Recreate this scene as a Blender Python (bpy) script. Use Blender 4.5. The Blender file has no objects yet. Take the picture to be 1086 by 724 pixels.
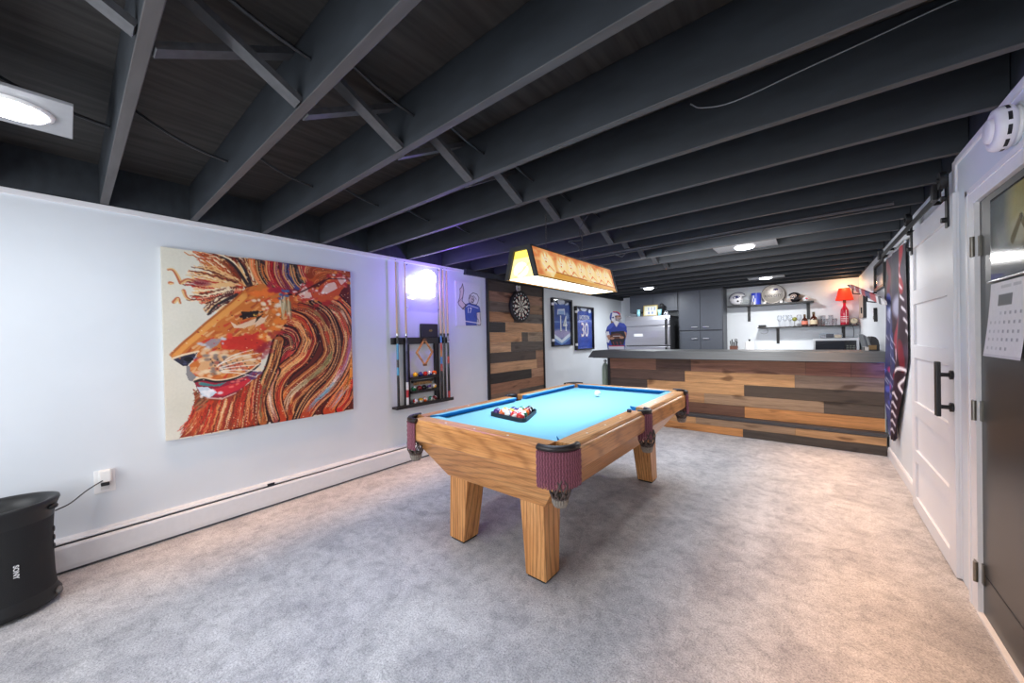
import bpy, math, random
import numpy as np
from mathutils import Vector, Matrix
from math import sin, cos, pi, radians, sqrt, atan2
random.seed(7); rng = np.random.default_rng(7)
SC = bpy.context.scene; LINK = SC.collection.objects.link
WL = {}

def lin1(c):
    c = c / 255.0
    return c / 12.92 if c <= .04045 else ((c + .055) / 1.055) ** 2.4
def lin(c): return (lin1(c[0]), lin1(c[1]), lin1(c[2]))
def lin_np(a): return np.where(a <= .04045, a / 12.92, ((np.clip(a, 0, 1) + .055) / 1.055) ** 2.4)

# ------------------------------------------------------------------ materials
def nodes(name):
    m = bpy.data.materials.new(name); m.use_nodes = True
    nt = m.node_tree; nt.nodes.clear()
    o = nt.nodes.new('ShaderNodeOutputMaterial'); b = nt.nodes.new('ShaderNodeBsdfPrincipled')
    nt.links.new(b.outputs[0], o.inputs[0])
    return m, nt, b
def N(nt, t, **k):
    n = nt.nodes.new(t)
    for a, v in k.items():
        if a.startswith('i_'):
            key = a[2:]
            n.inputs[int(key) if key.isdigit() else key].default_value = v
        else: setattr(n, a, v)
    return n
def coord(nt, scale=(1, 1, 1), rot=(0, 0, 0)):
    tc = N(nt, 'ShaderNodeTexCoord'); mp = N(nt, 'ShaderNodeMapping')
    mp.inputs['Scale'].default_value = scale; mp.inputs['Rotation'].default_value = rot
    nt.links.new(tc.outputs['Object'], mp.inputs[0]); return mp.outputs[0]
def mixc(nt, fac, a, b, blend='MIX'):
    n = N(nt, 'ShaderNodeMix', data_type='RGBA', blend_type=blend)
    for s, v in ((0, fac), (6, a), (7, b)):
        if hasattr(v, 'links') or isinstance(v, bpy.types.NodeSocket): nt.links.new(v, n.inputs[s])
        else: n.inputs[s].default_value = v if s == 0 else (*v, 1)
    return n.outputs[2]
def ramp(nt, src, stops):
    r = N(nt, 'ShaderNodeValToRGB'); e = r.color_ramp.elements
    while len(e) < len(stops): e.new(.5)
    for el, (p, c) in zip(e, stops): el.position = p; el.color = (*c, 1)
    nt.links.new(src, r.inputs[0]); return r.outputs[0]
def noise(nt, vec, scale, detail=3, rough=.5, dist=0):
    n = N(nt, 'ShaderNodeTexNoise'); n.inputs['Scale'].default_value = scale; n.inputs['Detail'].default_value = detail
    n.inputs['Roughness'].default_value = rough; n.inputs['Distortion'].default_value = dist
    nt.links.new(vec, n.inputs['Vector']); return n.outputs[0]
def bump(nt, b, h, strength, dist=.01):
    n = N(nt, 'ShaderNodeBump'); n.inputs['Strength'].default_value = strength; n.inputs['Distance'].default_value = dist
    nt.links.new(h, n.inputs['Height']); nt.links.new(n.outputs[0], b.inputs['Normal'])

def mat(name, c, rough=.5, metal=0, em=0, emc=None, var=.08, ns=30, bmp=0, alpha=1, scale=(1, 1, 1), spec=.5, coat=0):
    m, nt, b = nodes(name)
    base = lin(c)
    n = noise(nt, coord(nt, scale), ns, 4)
    lo = tuple(x * (1 - var) for x in base); hi = tuple(min(1, x * (1 + var)) for x in base)
    col = ramp(nt, n, [(.3, lo), (.7, hi)])
    nt.links.new(col, b.inputs['Base Color'])
    b.inputs['Roughness'].default_value = rough; b.inputs['Metallic'].default_value = metal
    b.inputs['Specular IOR Level'].default_value = spec
    if coat: b.inputs['Coat Weight'].default_value = coat
    if em:
        b.inputs['Emission Color'].default_value = (*lin(emc or c), 1); b.inputs['Emission Strength'].default_value = em
    if alpha < 1: b.inputs['Alpha'].default_value = alpha
    if bmp: bump(nt, b, n, bmp)
    return m
def artmat(name, rough=.6, em=0, grain=None, gs=1.0, spec=.4, coat=0):
    """colour comes from the mesh's own colour attribute; optional wood grain along an axis"""
    m, nt, b = nodes(name)
    a = N(nt, 'ShaderNodeVertexColor', layer_name='Col'); col = a.outputs[0]
    if grain:
        sc = {'x': (1.2, 22, 22), 'y': (22, 1.2, 22), 'z': (22, 22, 1.2)}[grain]
        v = coord(nt, sc); n1 = noise(nt, v, 1.6 * gs, 6, .65, .6); n2 = noise(nt, v, 7 * gs, 3, .6)
        kn = noise(nt, coord(nt, {'x': (2.2, 7, 7), 'y': (7, 2.2, 7), 'z': (7, 7, 2.2)}[grain]), 1.3, 1, .4, .3)
        g1 = ramp(nt, n1, [(.25, (.62, .58, .55)), (.5, (1.08, 1.08, 1.08)), (.78, (1.5, 1.48, 1.45))])
        g2 = ramp(nt, n2, [(.3, (.78, .77, .76)), (.7, (1.15, 1.15, 1.15))])
        g3 = ramp(nt, kn, [(.29, (.34, .28, .24)), (.37, (1, 1, 1))])
        col = mixc(nt, 1.0, col, g1, 'MULTIPLY'); col = mixc(nt, .8, col, g2, 'MULTIPLY'); col = mixc(nt, .85, col, g3, 'MULTIPLY')
        bump(nt, b, n1, .25, .004)
    else:
        n1 = noise(nt, coord(nt), 60, 3)
        col = mixc(nt, .5, col, ramp(nt, n1, [(.3, (.93, .93, .93)), (.7, (1.05, 1.05, 1.05))]), 'MULTIPLY')
    nt.links.new(col, b.inputs['Base Color']); b.inputs['Roughness'].default_value = rough
    b.inputs['Specular IOR Level'].default_value = spec
    if coat: b.inputs['Coat Weight'].default_value = coat
    if em: nt.links.new(col, b.inputs['Emission Color']); b.inputs['Emission Strength'].default_value = em
    return m
def oak(name, axis, k=.62):
    m, nt, b = nodes(name)
    def sc(al, cr): return {'x': (al, cr, cr), 'y': (cr, al, cr), 'z': (cr, cr, al)}[axis]
    d = noise(nt, coord(nt, sc(.7, 5)), 1.3, 4, .55, .8)
    w = N(nt, 'ShaderNodeTexWave', wave_type='BANDS', bands_direction={'x': 'Y', 'y': 'X', 'z': 'X'}[axis])
    w.inputs['Scale'].default_value = 3.2; w.inputs['Distortion'].default_value = 7; w.inputs['Detail'].default_value = 3; w.inputs['Detail Scale'].default_value = .55
    nt.links.new(coord(nt, sc(.8, 5), (.0, .0, .5)), w.inputs['Vector'])
    c1 = ramp(nt, d, [(.28, lin((178, 116, 62))), (.5, lin((206, 146, 88))), (.72, lin((222, 168, 110)))])
    c2 = ramp(nt, w.outputs[1], [(.0, (.60, .52, .44)), (.16, (.86, .83, .8)), (.4, (1.02, 1.02, 1.02)), (1, (1.08, 1.08, 1.08))])
    f = noise(nt, coord(nt, sc(3, 75)), 1.6, 4, .7)
    c3 = ramp(nt, f, [(.36, (.60, .52, .44)), (.5, (1, 1, 1)), (.8, (1.1, 1.08, 1.05))])
    col = mixc(nt, k, c1, c2, 'MULTIPLY'); col = mixc(nt, .8, col, c3, 'MULTIPLY')
    nt.links.new(col, b.inputs['Base Color']); b.inputs['Roughness'].default_value = .33
    bump(nt, b, f, .06, .002)
    return m
def glass(name, tint=(250, 251, 253), a=.05, rough=.03, k=.3):
    m, nt, b = nodes(name)
    n = noise(nt, coord(nt), 12, 2)
    tr = N(nt, 'ShaderNodeBsdfTransparent'); gl = N(nt, 'ShaderNodeBsdfGlossy'); gl.inputs['Roughness'].default_value = rough
    mx = N(nt, 'ShaderNodeMixShader'); fr = N(nt, 'ShaderNodeFresnel'); fr.inputs[0].default_value = 1.45
    nt.links.new(ramp(nt, n, [(0, lin(tint)), (1, tuple(min(1, x * 1.03) for x in lin(tint)))]), tr.inputs[0])
    ad = N(nt, 'ShaderNodeMath', operation='MULTIPLY_ADD'); ad.inputs[1].default_value = k; ad.inputs[2].default_value = a * .3
    nt.links.new(fr.outputs[0], ad.inputs[0]); nt.links.new(ad.outputs[0], mx.inputs[0])
    nt.links.new(tr.outputs[0], mx.inputs[1]); nt.links.new(gl.outputs[0], mx.inputs[2])
    out = [x for x in nt.nodes if x.type == 'OUTPUT_MATERIAL'][0]
    nt.links.new(mx.outputs[0], out.inputs[0]); nt.nodes.remove(b)
    return m

# ------------------------------------------------------------------ mesh builder
class Fr:
    """a frame: P(u, v, w) = o + u*U + v*Vv + w*W"""
    def __init__(s, o, u, v, w=None):
        s.o, s.u, s.v = Vector(o), Vector(u), Vector(v); s.w = Vector(w) if w else s.u.cross(s.v)
    def __call__(s, u, v, w=0): return s.o + s.u * u + s.v * v + s.w * w
def LW(y, z, x=-3.40): return Fr((x, y, z), (0, 1, 0), (0, 0, 1), (1, 0, 0))       # left wall, u along +y
def RW(y, z, x=.62): return Fr((x, y, z), (0, -1, 0), (0, 0, 1), (-1, 0, 0))       # right wall, u along -y
def FW(x, z, y=8.2): return Fr((x, y, z), (1, 0, 0), (0, 0, 1), (0, -1, 0))        # far wall, u along +x

class MB:
    def __init__(s): s.v = []; s.f = []; s.mi = []; s.col = []; s.sm = []
    def add(s, vs, fs, mi=0, col=None, sm=False):
        b = len(s.v); s.v += [tuple(x) for x in vs]
        for f in fs:
            s.f.append([b + i for i in f]); s.mi.append(mi); s.col.append(col); s.sm.append(sm)
        return s
    def box(s, a, b, mi=0, col=None):
        x0, y0, z0 = (min(p, q) for p, q in zip(a, b)); x1, y1, z1 = (max(p, q) for p, q in zip(a, b))
        return s.add([(x0, y0, z0), (x1, y0, z0), (x1, y1, z0), (x0, y1, z0), (x0, y0, z1), (x1, y0, z1), (x1, y1, z1), (x0, y1, z1)],
                     [(0, 3, 2, 1), (4, 5, 6, 7), (0, 1, 5, 4), (1, 2, 6, 5), (2, 3, 7, 6), (3, 0, 4, 7)], mi, col)
    def hexa(s, p, mi=0, col=None):     # 8 points: bottom ring then top ring
        return s.add(p, [(0, 3, 2, 1), (4, 5, 6, 7), (0, 1, 5, 4), (1, 2, 6, 5), (2, 3, 7, 6), (3, 0, 4, 7)], mi, col)
    def fbox(s, F, u0, u1, v0, v1, w0, w1, mi=0, col=None):
        return s.hexa([F(u0, v0, w0), F(u1, v0, w0), F(u1, v1, w0), F(u0, v1, w0), F(u0, v0, w1), F(u1, v0, w1), F(u1, v1, w1), F(u0, v1, w1)], mi, col)
    def ext(s, F, pts, w0, w1, mi=0, col=None, sm=False):
        n = len(pts)
        ar = sum(pts[i][0] * pts[(i + 1) % n][1] - pts[(i + 1) % n][0] * pts[i][1] for i in range(n))
        if ar < 0: pts = pts[::-1]
        s.add([F(u, v, w1) for u, v in pts] + [F(u, v, w0) for u, v in pts], [list(range(n)), list(range(2 * n - 1, n - 1, -1))], mi, col)
        return s.add([F(u, v, w1) for u, v in pts] + [F(u, v, w0) for u, v in pts], [(i, n + i, n + (i + 1) % n, (i + 1) % n) for i in range(n)], mi, col, sm)
    def cyl(s, p0, p1, r0, r1=None, n=16, mi=0, col=None, sm=True, cap=True):
        r1 = r0 if r1 is None else r1; p0 = Vector(p0); p1 = Vector(p1); d = (p1 - p0).normalized()
        a = d.orthogonal().normalized(); b = d.cross(a)
        vs = [p0 + (a * cos(2 * pi * i / n) + b * sin(2 * pi * i / n)) * r0 for i in range(n)] + [p1 + (a * cos(2 * pi * i / n) + b * sin(2 * pi * i / n)) * r1 for i in range(n)]
        s.add(vs, [(i, (i + 1) % n, n + (i + 1) % n, n + i) for i in range(n)], mi, col, sm)
        if cap: s.add(vs, [list(range(n - 1, -1, -1)), list(range(n, 2 * n))], mi, col)
        return s
    def lathe(s, F, prof, n=24, mi=0, col=None, sm=True, su=1, sv=1, a0=0, a1=2 * pi):
        """profile of (radius, w) turned about the frame's W axis"""
        full = abs(a1 - a0 - 2 * pi) < 1e-6; m = n if full else n + 1; vs = []
        for r, w in prof:
            for i in range(m):
                a = a0 + (a1 - a0) * i / n; vs.append(F(r * cos(a) * su, r * sin(a) * sv, w))
        fs = []
        for k in range(len(prof) - 1):
            for i in range(n):
                j = (i + 1) % m; fs.append((k * m + i, k * m + j, (k + 1) * m + j, (k + 1) * m + i))
        return s.add(vs, fs, mi, col, sm)
    def tube(s, pts, r, n=8, mi=0, col=None, closed=False, cap=True, flat=1):
        pts = [Vector(p) for p in pts]; m = len(pts); rs = r if isinstance(r, (list, tuple)) else [r] * m
        vs = []; up = None
        for i, p in enumerate(pts):
            t = (pts[(i + 1) % m] - pts[i - 1]) if closed else (pts[min(i + 1, m - 1)] - pts[max(i - 1, 0)])
            t.normalize()
            if up is None: up = t.orthogonal().normalized()
            up = (up - t * up.dot(t)); up = up.normalized() if up.length > 1e-6 else t.orthogonal().normalized()
            bb = t.cross(up)
            for k in range(n):
                a = 2 * pi * k / n; vs.append(p + (up * cos(a) + bb * sin(a) * flat) * rs[i])
        fs = []
        for i in range(m if closed else m - 1):
            for k in range(n):
                i2 = (i + 1) % m; fs.append((i * n + k, i * n + (k + 1) % n, i2 * n + (k + 1) % n, i2 * n + k))
        s.add(vs, fs, mi, col, True)
        if cap and not closed: s.add(vs, [list(range(n - 1, -1, -1)), list(range((m - 1) * n, m * n))], mi, col)
        return s
    def sphere(s, c, r, n=20, m=12, mi=0, col=None, sc=(1, 1, 1), colf=None):
        c = Vector(c); vs = []; fs = []; cs = []
        for j in range(m + 1):
            t = pi * j / m
            for i in range(n):
                a = 2 * pi * i / n; vs.append(c + Vector((r * sin(t) * cos(a) * sc[0], r * sin(t) * sin(a) * sc[1], r * cos(t) * sc[2])))
        for j in range(m):
            for i in range(n):
                q = (j * n + i, (j + 1) * n + i, (j + 1) * n + (i + 1) % n, j * n + (i + 1) % n)
                if j == 0: q = (q[0], q[1], q[2])
                elif j == m - 1: q = (q[0], q[1], q[3])
                fs.append(q)
                if colf: cs.append(colf((vs[q[0]] + vs[q[2]]) / 2 - c))
        if colf:
            for f, cc in zip(fs, cs): pass
            b = len(s.v); s.v += [tuple(x) for x in vs]
            for f, cc in zip(fs, cs): s.f.append([b + i for i in f]); s.mi.append(mi); s.col.append(cc); s.sm.append(True)
            return s
        return s.add(vs, fs, mi, col, True)
    def text(s, txt, F, size, cx=0, cy=0, w=.001, ext=.0008, mi=0, col=None, sx=1, bold=0, rot=0):
        cu = bpy.data.curves.new('t', 'FONT'); cu.body = txt; cu.size = size; cu.align_x = 'CENTER'; cu.align_y = 'CENTER'
        cu.extrude = ext; cu.offset = bold; cu.resolution_u = 3
        o = bpy.data.objects.new('t', cu); LINK(o)
        dg = bpy.context.evaluated_depsgraph_get(); me = o.evaluated_get(dg).to_mesh()
        cr, sr = cos(rot), sin(rot); vs = []
        for q in me.vertices:
            x, y, z = q.co; x *= sx
            vs.append(F(cx + x * cr - y * sr, cy + x * sr + y * cr, w + z))
        fs = [tuple(p.vertices) for p in me.polygons]
        s.add(vs, fs, mi, col); bpy.data.objects.remove(o); bpy.data.curves.remove(cu)
        return s
    def art(s, F, art, W, H, w=0, mi=0, bend=None):
        """an Art laid over W x H in the frame (v up, art row 0 at the top); cells without paint are left out"""
        h, wd = art.a.shape[:2]; vs = []; cs = []
        for j in range(h):
            for i in range(wd):
                u, v = W * i / (wd - 1), H * (1 - j / (h - 1)); vs.append(bend(u, v) if bend else F(u, v, w))
        al = art.m > .5
        c = lin_np(art.a).reshape(-1, 3)
        b = len(s.v); s.v += [tuple(x) for x in vs]
        for j in range(h - 1):
            for i in range(wd - 1):
                if al[j, i] and al[j + 1, i] and al[j, i + 1] and al[j + 1, i + 1]:
                    q = (j * wd + i, (j + 1) * wd + i, (j + 1) * wd + i + 1, j * wd + i + 1)
                    s.f.append([b + k for k in q]); s.mi.append(mi); s.col.append(('v', [tuple(c[k]) for k in q])); s.sm.append(bool(bend))
        return s
    def build(s, name, mats, parent=None, loc=None, bevel=0, seg=2):
        if not isinstance(mats, (list, tuple)): mats = [mats]
        off = Vector(WL[parent.name]) if parent else Vector(loc or (0, 0, 0))
        me = bpy.data.meshes.new(name); me.from_pydata([tuple(Vector(p) - off) for p in s.v], [], s.f)
        for m in mats: me.materials.append(m)
        me.polygons.foreach_set('material_index', s.mi); me.polygons.foreach_set('use_smooth', s.sm)
        if any(c is not None for c in s.col):
            at = me.color_attributes.new('Col', 'FLOAT_COLOR', 'CORNER'); buf = []
            for f, c in zip(s.f, s.col):
                if c is None: c = (.5, .5, .5)
                if c[0] == 'v':
                    for q in c[1]: buf += [*q, 1]
                else: buf += [*c, 1] * len(f)
            at.data.foreach_set('color', buf)
        me.validate(); me.update()
        o = bpy.data.objects.new(name, me); LINK(o)
        if parent: o.parent = parent
        else: o.location = off
        WL[o.name] = tuple(off)
        if bevel:
            b = o.modifiers.new('bevel', 'BEVEL'); b.width = bevel; b.segments = seg; b.limit_method = 'ANGLE'; b.angle_limit = radians(40)
        return o

def tag(o, label, cat, group=None):
    o['label'] = label; o['category'] = cat
    if group: o['group'] = group
    return o
def thing(name, label, cat, loc, group=None):
    o = bpy.data.objects.new(name, None); o.empty_display_size = .05; LINK(o); o.location = loc; WL[o.name] = tuple(loc)
    return tag(o, label, cat, group)
def struct(o): o['kind'] = 'structure'; return o
def dup(src, loc, label=None, group=None):
    r = src.copy(); LINK(r); r.location = loc
    if label: r['label'] = label
    if group: r['group'] = group
    for ch in src.children:
        c = ch.copy(); LINK(c); c.parent = r
        for g in ch.children:
            d = g.copy(); LINK(d); d.parent = c
    return r

# ------------------------------------------------------------------ painter for flat artwork (colours stored on mesh corners)
def C(*c): return np.array(c, float) / 255
class Art:
    def __init__(s, w, h, uw, uh, bg=None):
        s.w, s.h = w, h; s.a = np.ones((h, w, 3)) * (C(*bg) if bg else 0); s.m = np.ones((h, w)) * (1 if bg else 0)
        s.X, s.Y = np.meshgrid(np.linspace(0, uw, w), np.linspace(0, uh, h)); s.px = uw / w
    def put(s, sl, k, col, op):
        k = np.clip(k * op, 0, 1)[..., None]; s.a[sl] = s.a[sl] * (1 - k) + C(*col) * k; s.m[sl] = np.maximum(s.m[sl], k[..., 0])
    def inside(s, pts):
        r = np.zeros(s.X.shape, bool); n = len(pts)
        for i in range(n):
            (x0, y0), (x1, y1) = pts[i], pts[(i + 1) % n]
            if y0 == y1: continue
            c = ((s.Y < y0) != (s.Y < y1)) & (s.X < (x1 - x0) * (s.Y - y0) / (y1 - y0) + x0); r ^= c
        return r
    def poly(s, pts, col, op=1): s.put((slice(None), slice(None)), s.inside(pts).astype(float), col, op)
    def ell(s, cx, cy, rx, ry, col, op=1, soft=.15):
        d = np.sqrt(((s.X - cx) / rx) ** 2 + ((s.Y - cy) / ry) ** 2); s.put((slice(None), slice(None)), np.clip((1 - d) / soft + .5, 0, 1), col, op)
    def rect(s, x0, y0, x1, y1, col, op=1): s.poly([(x0, y0), (x1, y0), (x1, y1), (x0, y1)], col, op)
    def stroke(s, pts, w0, w1, col, op=1):
        n = len(pts) - 1
        for i in range(n):
            (x0, y0), (x1, y1) = pts[i], pts[i + 1]; wa = w0 + (w1 - w0) * i / n; wb = w0 + (w1 - w0) * (i + 1) / n; wm = max(wa, wb) + s.px * 2
            i0 = max(0, int((min(x0, x1) - wm) / s.px)); i1 = min(s.w, int((max(x0, x1) + wm) / s.px) + 2)
            py = s.Y[1, 0] - s.Y[0, 0]
            j0 = max(0, int((min(y0, y1) - wm) / py)); j1 = min(s.h, int((max(y0, y1) + wm) / py) + 2)
            if i1 <= i0 or j1 <= j0: continue
            sl = (slice(j0, j1), slice(i0, i1)); X = s.X[sl] - x0; Y = s.Y[sl] - y0; dx, dy = x1 - x0, y1 - y0; L = dx * dx + dy * dy + 1e-9
            t = np.clip((X * dx + Y * dy) / L, 0, 1); d = np.hypot(X - t * dx, Y - t * dy); w = wa + (wb - wa) * t
            s.put(sl, np.clip((w - d) / s.px + .5, 0, 1), col, op)
def spline(pts, k=8):
    p = [np.array(q, float) for q in pts]; p = [2 * p[0] - p[1]] + p + [2 * p[-1] - p[-2]]; out = []
    for i in range(1, len(p) - 2):
        for j in range(k):
            t = j / k; out.append(.5 * (2 * p[i] + (p[i + 1] - p[i - 1]) * t + (2 * p[i - 1] - 5 * p[i] + 4 * p[i + 1] - p[i + 2]) * t * t + (3 * p[i] - p[i - 1] - 3 * p[i + 1] + p[i + 2]) * t ** 3))
    return out + [p[-2]]
def offset(pts, d):
    out = []; n = len(pts)
    for i in range(n):
        t = np.array(pts[min(i + 1, n - 1)]) - np.array(pts[max(i - 1, 0)]); t = t / (np.hypot(*t) + 1e-9); out.append(np.array(pts[i]) + d * np.array([-t[1], t[0]]))
    return out

# ------------------------------------------------------------------ shared materials
WALL = mat('wall_paint', (221, 227, 233), .55, var=.02, ns=3)
TRIM = mat('white_trim', (232, 232, 235), .4, var=.02)
SUB = mat('dark_subfloor', (46, 44, 43), .75, var=.55, ns=3, bmp=.3, scale=(9, .7, 1))
JOISTB = mat('joist_underside_lit', (74, 72, 73), .6, var=.2, ns=6, scale=(.6, 4, 2))  # paler tone stands in for light bounced up from the floor
JOIST = mat('charcoal_joist', (44, 49, 55), .55, var=.22, ns=6, scale=(.6, 4, 2), bmp=.1)
BLK = mat('black_metal', (24, 24, 27), .4, var=.1)
BLKP = mat('black_plastic', (30, 31, 34), .5, var=.1)
BLKW = mat('black_wood', (28, 27, 29), .4, var=.15, scale=(1, 1, 8))
CHROME = mat('chrome', (200, 202, 205), .2, 1, var=.03)
STEEL = mat('brushed_steel', (190, 192, 196), .3, 1, var=.08, ns=8, scale=(1, 1, 40))
WHITE = mat('white_plastic', (236, 236, 236), .4, var=.02)
OX, OY, OZ = oak('oak_x', 'x'), oak('oak_y', 'y'), oak('oak_z', 'z', .85)
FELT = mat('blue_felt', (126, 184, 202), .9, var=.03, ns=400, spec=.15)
CUSH = mat('cushion_felt_shaded', (24, 108, 168), .85, var=.04, ns=400, spec=.2)  # same cloth as the bed, with the nose face's shade put into the colour
LEATHER = mat('black_leather', (34, 27, 27), .35, var=.2, ns=60, bmp=.1)
MAROON = mat('maroon_fringe', (116, 62, 76), .6, var=.3, ns=200, scale=(1, 1, .7))
SLATE = mat('slate_cabinet', (78, 83, 92), .42, var=.03)
SLATED = mat('slate_cabinet_dark', (66, 70, 78), .45, var=.03)
ART = artmat('painted_print', .55)
ARTG = artmat('glossy_print', .35)
PLX = artmat('plank_x', .6, grain='x'); PLY = artmat('plank_y', .6, grain='y')
GLASS = glass('clear_glass')
PGLASS = glass('picture_glass', k=.07, a=.02)
def emis(name, c, s, base=None):
    return mat(name, base or c, .5, em=s, emc=c, var=.02)
LION={'face':[(360,181),(318,233),(305,257),(233,332),(171,394),(124,447),(84,491),(33,549),(26,563),(32,577),(51,575),(73,560),(138,543),(120,593),(97,615),(102,647),(127,679),(156,691),(215,710),(291,702),(372,669),(429,620),(443,531),(495,482),(550,414),(574,364),(594,206),(555,200),(517,186),(451,142),(430,150)],
'neck':[(111,740),(118,800),(103,872),(93,929),(50,997),(418,990),(459,758),(524,542),(428,686),(316,780),(244,810),(177,805),(148,790)],
'mane':[(272,6),(995,-9),(1003,492),(1001,997),(418,990),(421,1005),(337,1008),(259,1008),(395,759),(438,714),(492,609),(518,468),(574,364),(594,206),(517,186),(430,150),(360,181),(321,113)],
'nose':[(32,577),(48,592),(72,619),(91,619),(114,589),(138,543),(73,560)],
'lip':[(118,711),(132,758),(148,786),(177,805),(244,809),(316,780),(371,730),(428,674),(385,687),(304,711),(215,722),(155,700),(126,694)],
'chinwhite':[(128,735),(148,786),(180,803),(214,775),(172,740)],
'lipred':[(184,760),(258,742),(344,723),(385,691),(371,730),(316,772),(244,799),(201,789)],
'teal':[(135,706),(202,732),(259,722),(227,742),(172,736),(137,725)],
'muzfront':[(86,620),(100,618),(102,647),(127,679),(112,703),(95,698),(85,664)],
'ear':[(744,222),(658,236),(635,194),(703,125),(763,146),(847,68),(924,35),(984,57),(972,98),(932,141),(901,201),(825,235)],
'earw1':[(781,177),(828,107),(885,87),(908,128),(826,178)],
'earw2':[(895,53),(954,41),(971,68),(932,106)],
'earw3':[(643,193),(686,135),(719,159),(735,213),(675,217)],
'eye':[(336,319),(370,318),(426,307),(403,384),(454,325),(425,343),(426,345),(370,354),(342,367)],
'eyelid':[(283,377),(315,400),(369,375),(425,349),(454,350),(476,332),(446,384),(403,409),(410,390),(341,416),(301,416)],
'redcheek':[(236,494),(287,463),(367,464),(424,431),(431,529),(348,542),(282,540),(238,530)],
'bluspot':[(159,505),(196,476),(245,476),(219,514),(183,536)],
'R1':[(591,346),(663,379),(703,469),(702,512),(654,605),(559,682),(503,772),(494,872),(521,988)],
'R2':[(617,261),(716,283),(803,358),(846,490),(854,582),(796,673),(688,756),(587,842),(553,933),(560,995)],
'R3':[(735,231),(841,310),(895,452),(896,584),(836,714),(725,819),(651,913),(612,1000)],
'R4':[(788,232),(899,278),(965,393),(982,518),(928,693),(838,819),(737,899),(674,980)],
'R5':[(900,230),(997,353),(995,638),(976,785),(894,893),(825,978)],
'R6':[(998,807),(962,912),(901,981)],
'R7':[(529,491),(492,634),(448,749),(417,861),(432,980)],
'R8':[(542,433),(604,460),(618,539),(578,562),(537,620)],
'R9':[(506,678),(474,768),(471,869),(499,984)],
'G1':[(600,310),(673,334),(731,415),(746,488),(741,531),(683,629),(590,702),(541,784),(531,878),(548,993)],
'T1':[(419,5),(424,62),(452,125),(488,155)],
'T2':[(454,8),(460,74),(488,129),(532,167)],
'T3':[(506,4),(505,60),(526,117),(579,176)],
'T4':[(552,2),(550,62),(572,120),(611,178)],
'T5':[(599,8),(597,65),(620,106),(644,139)],
'T6':[(639,7),(646,59),(661,102),(686,126)],
'T7':[(689,4),(696,44),(713,78),(721,105)],
'T8':[(995,-4),(906,3),(811,39),(738,94)],
'T9':[(1005,5),(868,-11),(749,1),(722,59)],
'F1':[(360,181),(269,111),(179,39),(99,8)],
'F2':[(367,172),(296,84),(221,25),(133,9)],
'F3':[(374,164),(322,73),(284,31),(246,13)],
'F4':[(353,182),(263,136),(189,106),(111,97)],
'F5':[(353,186),(249,160),(159,140),(96,140)],
'F6':[(346,190),(249,184),(159,170),(74,160)],
'F7':[(346,194),(249,199),(175,206),(123,203)],
'F8':[(339,199),(248,222),(169,236),(94,250)],
'F9':[(332,204),(261,221),(186,250),(136,261)],
'F10':[(319,221),(260,260),(216,294),(184,341)],
'F11':[(319,225),(266,260),(216,279),(174,281)],
'F12':[(388,154),(362,76),(323,9)],
'F13':[(409,148),(390,72),(377,1)],
'F14':[(427,142),(411,70),(412,0)],
'S1':[(74,179),(58,137),(43,114),(24,116)],
'S2':[(74,179),(102,157),(130,165)],
'S3':[(84,218),(94,250),(111,263)],
'S4':[(44,282),(61,259),(71,287)],
'S5':[(31,183),(44,182)],
'W1':[(229,638),(319,613),(430,595)],
'W2':[(229,646),(319,637),(429,636)],
'W3':[(223,622),(320,581),(416,565)],
'W4':[(235,658),(318,657),(414,672)],
'W5':[(217,630),(294,572),(389,544)],
'W6':[(241,666),(318,677),(406,709)],
'N1':[(147,827),(122,905),(64,989)],
'N2':[(176,831),(151,910),(109,991)],
'N3':[(213,829),(186,917),(155,994)],
'N4':[(256,820),(229,917),(209,994)],
'N5':[(302,810),(274,901),(253,995)],
'N6':[(342,792),(320,893),(298,996)],
'N7':[(384,756),(361,859),(344,998)],
'N8':[(423,719),(403,840),(392,999)],
'nb':[(345,215),(305,261),(233,335),(171,398),(124,451),(84,492),(30,556)],
'ml':[(121,704),(155,697),(215,716),(291,708),(372,675),(425,632)]}
NEON= [(2.345, 1.958), (2.381, 1.991), (2.44, 2.003), (2.478, 2.038), (2.553, 2.078), (2.603, 2.095), (2.681, 2.084), (2.719, 2.031), (2.711, 1.977), (2.703, 1.923), (2.7, 1.849), (2.693, 1.806), (2.595, 1.794), (2.52, 1.803), (2.447, 1.808), (2.388, 1.828), (2.354, 1.85), (2.367, 1.891), (2.35, 1.928)]
PLAYER= {'arm': [(3.142, 1.956), (3.163, 2.003), (3.175, 1.955), (3.181, 1.921), (3.162, 1.836), (3.148, 1.79), (3.189, 1.754), (3.23, 1.741), (3.214, 1.676), (3.154, 1.688), (3.096, 1.733), (3.081, 1.762), (3.112, 1.832), (3.12, 1.901), (3.115, 1.934)], 'head': [(3.266, 1.823), (3.281, 1.865), (3.346, 1.905), (3.417, 1.891), (3.452, 1.847), (3.428, 1.784), (3.398, 1.751), (3.299, 1.76), (3.265, 1.788)], 'face': [(3.276, 1.824), (3.295, 1.861), (3.344, 1.859), (3.364, 1.82), (3.342, 1.778), (3.292, 1.77)], 'body': [(3.202, 1.74), (3.272, 1.769), (3.398, 1.751), (3.456, 1.724), (3.471, 1.662), (3.395, 1.649), (3.408, 1.588), (3.397, 1.485), (3.208, 1.483), (3.2, 1.581), (3.194, 1.68)], 'arm2': [(3.388, 1.654), (3.465, 1.662), (3.466, 1.59), (3.482, 1.518), (3.463, 1.486), (3.419, 1.484), (3.429, 1.558), (3.393, 1.588)]}
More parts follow.
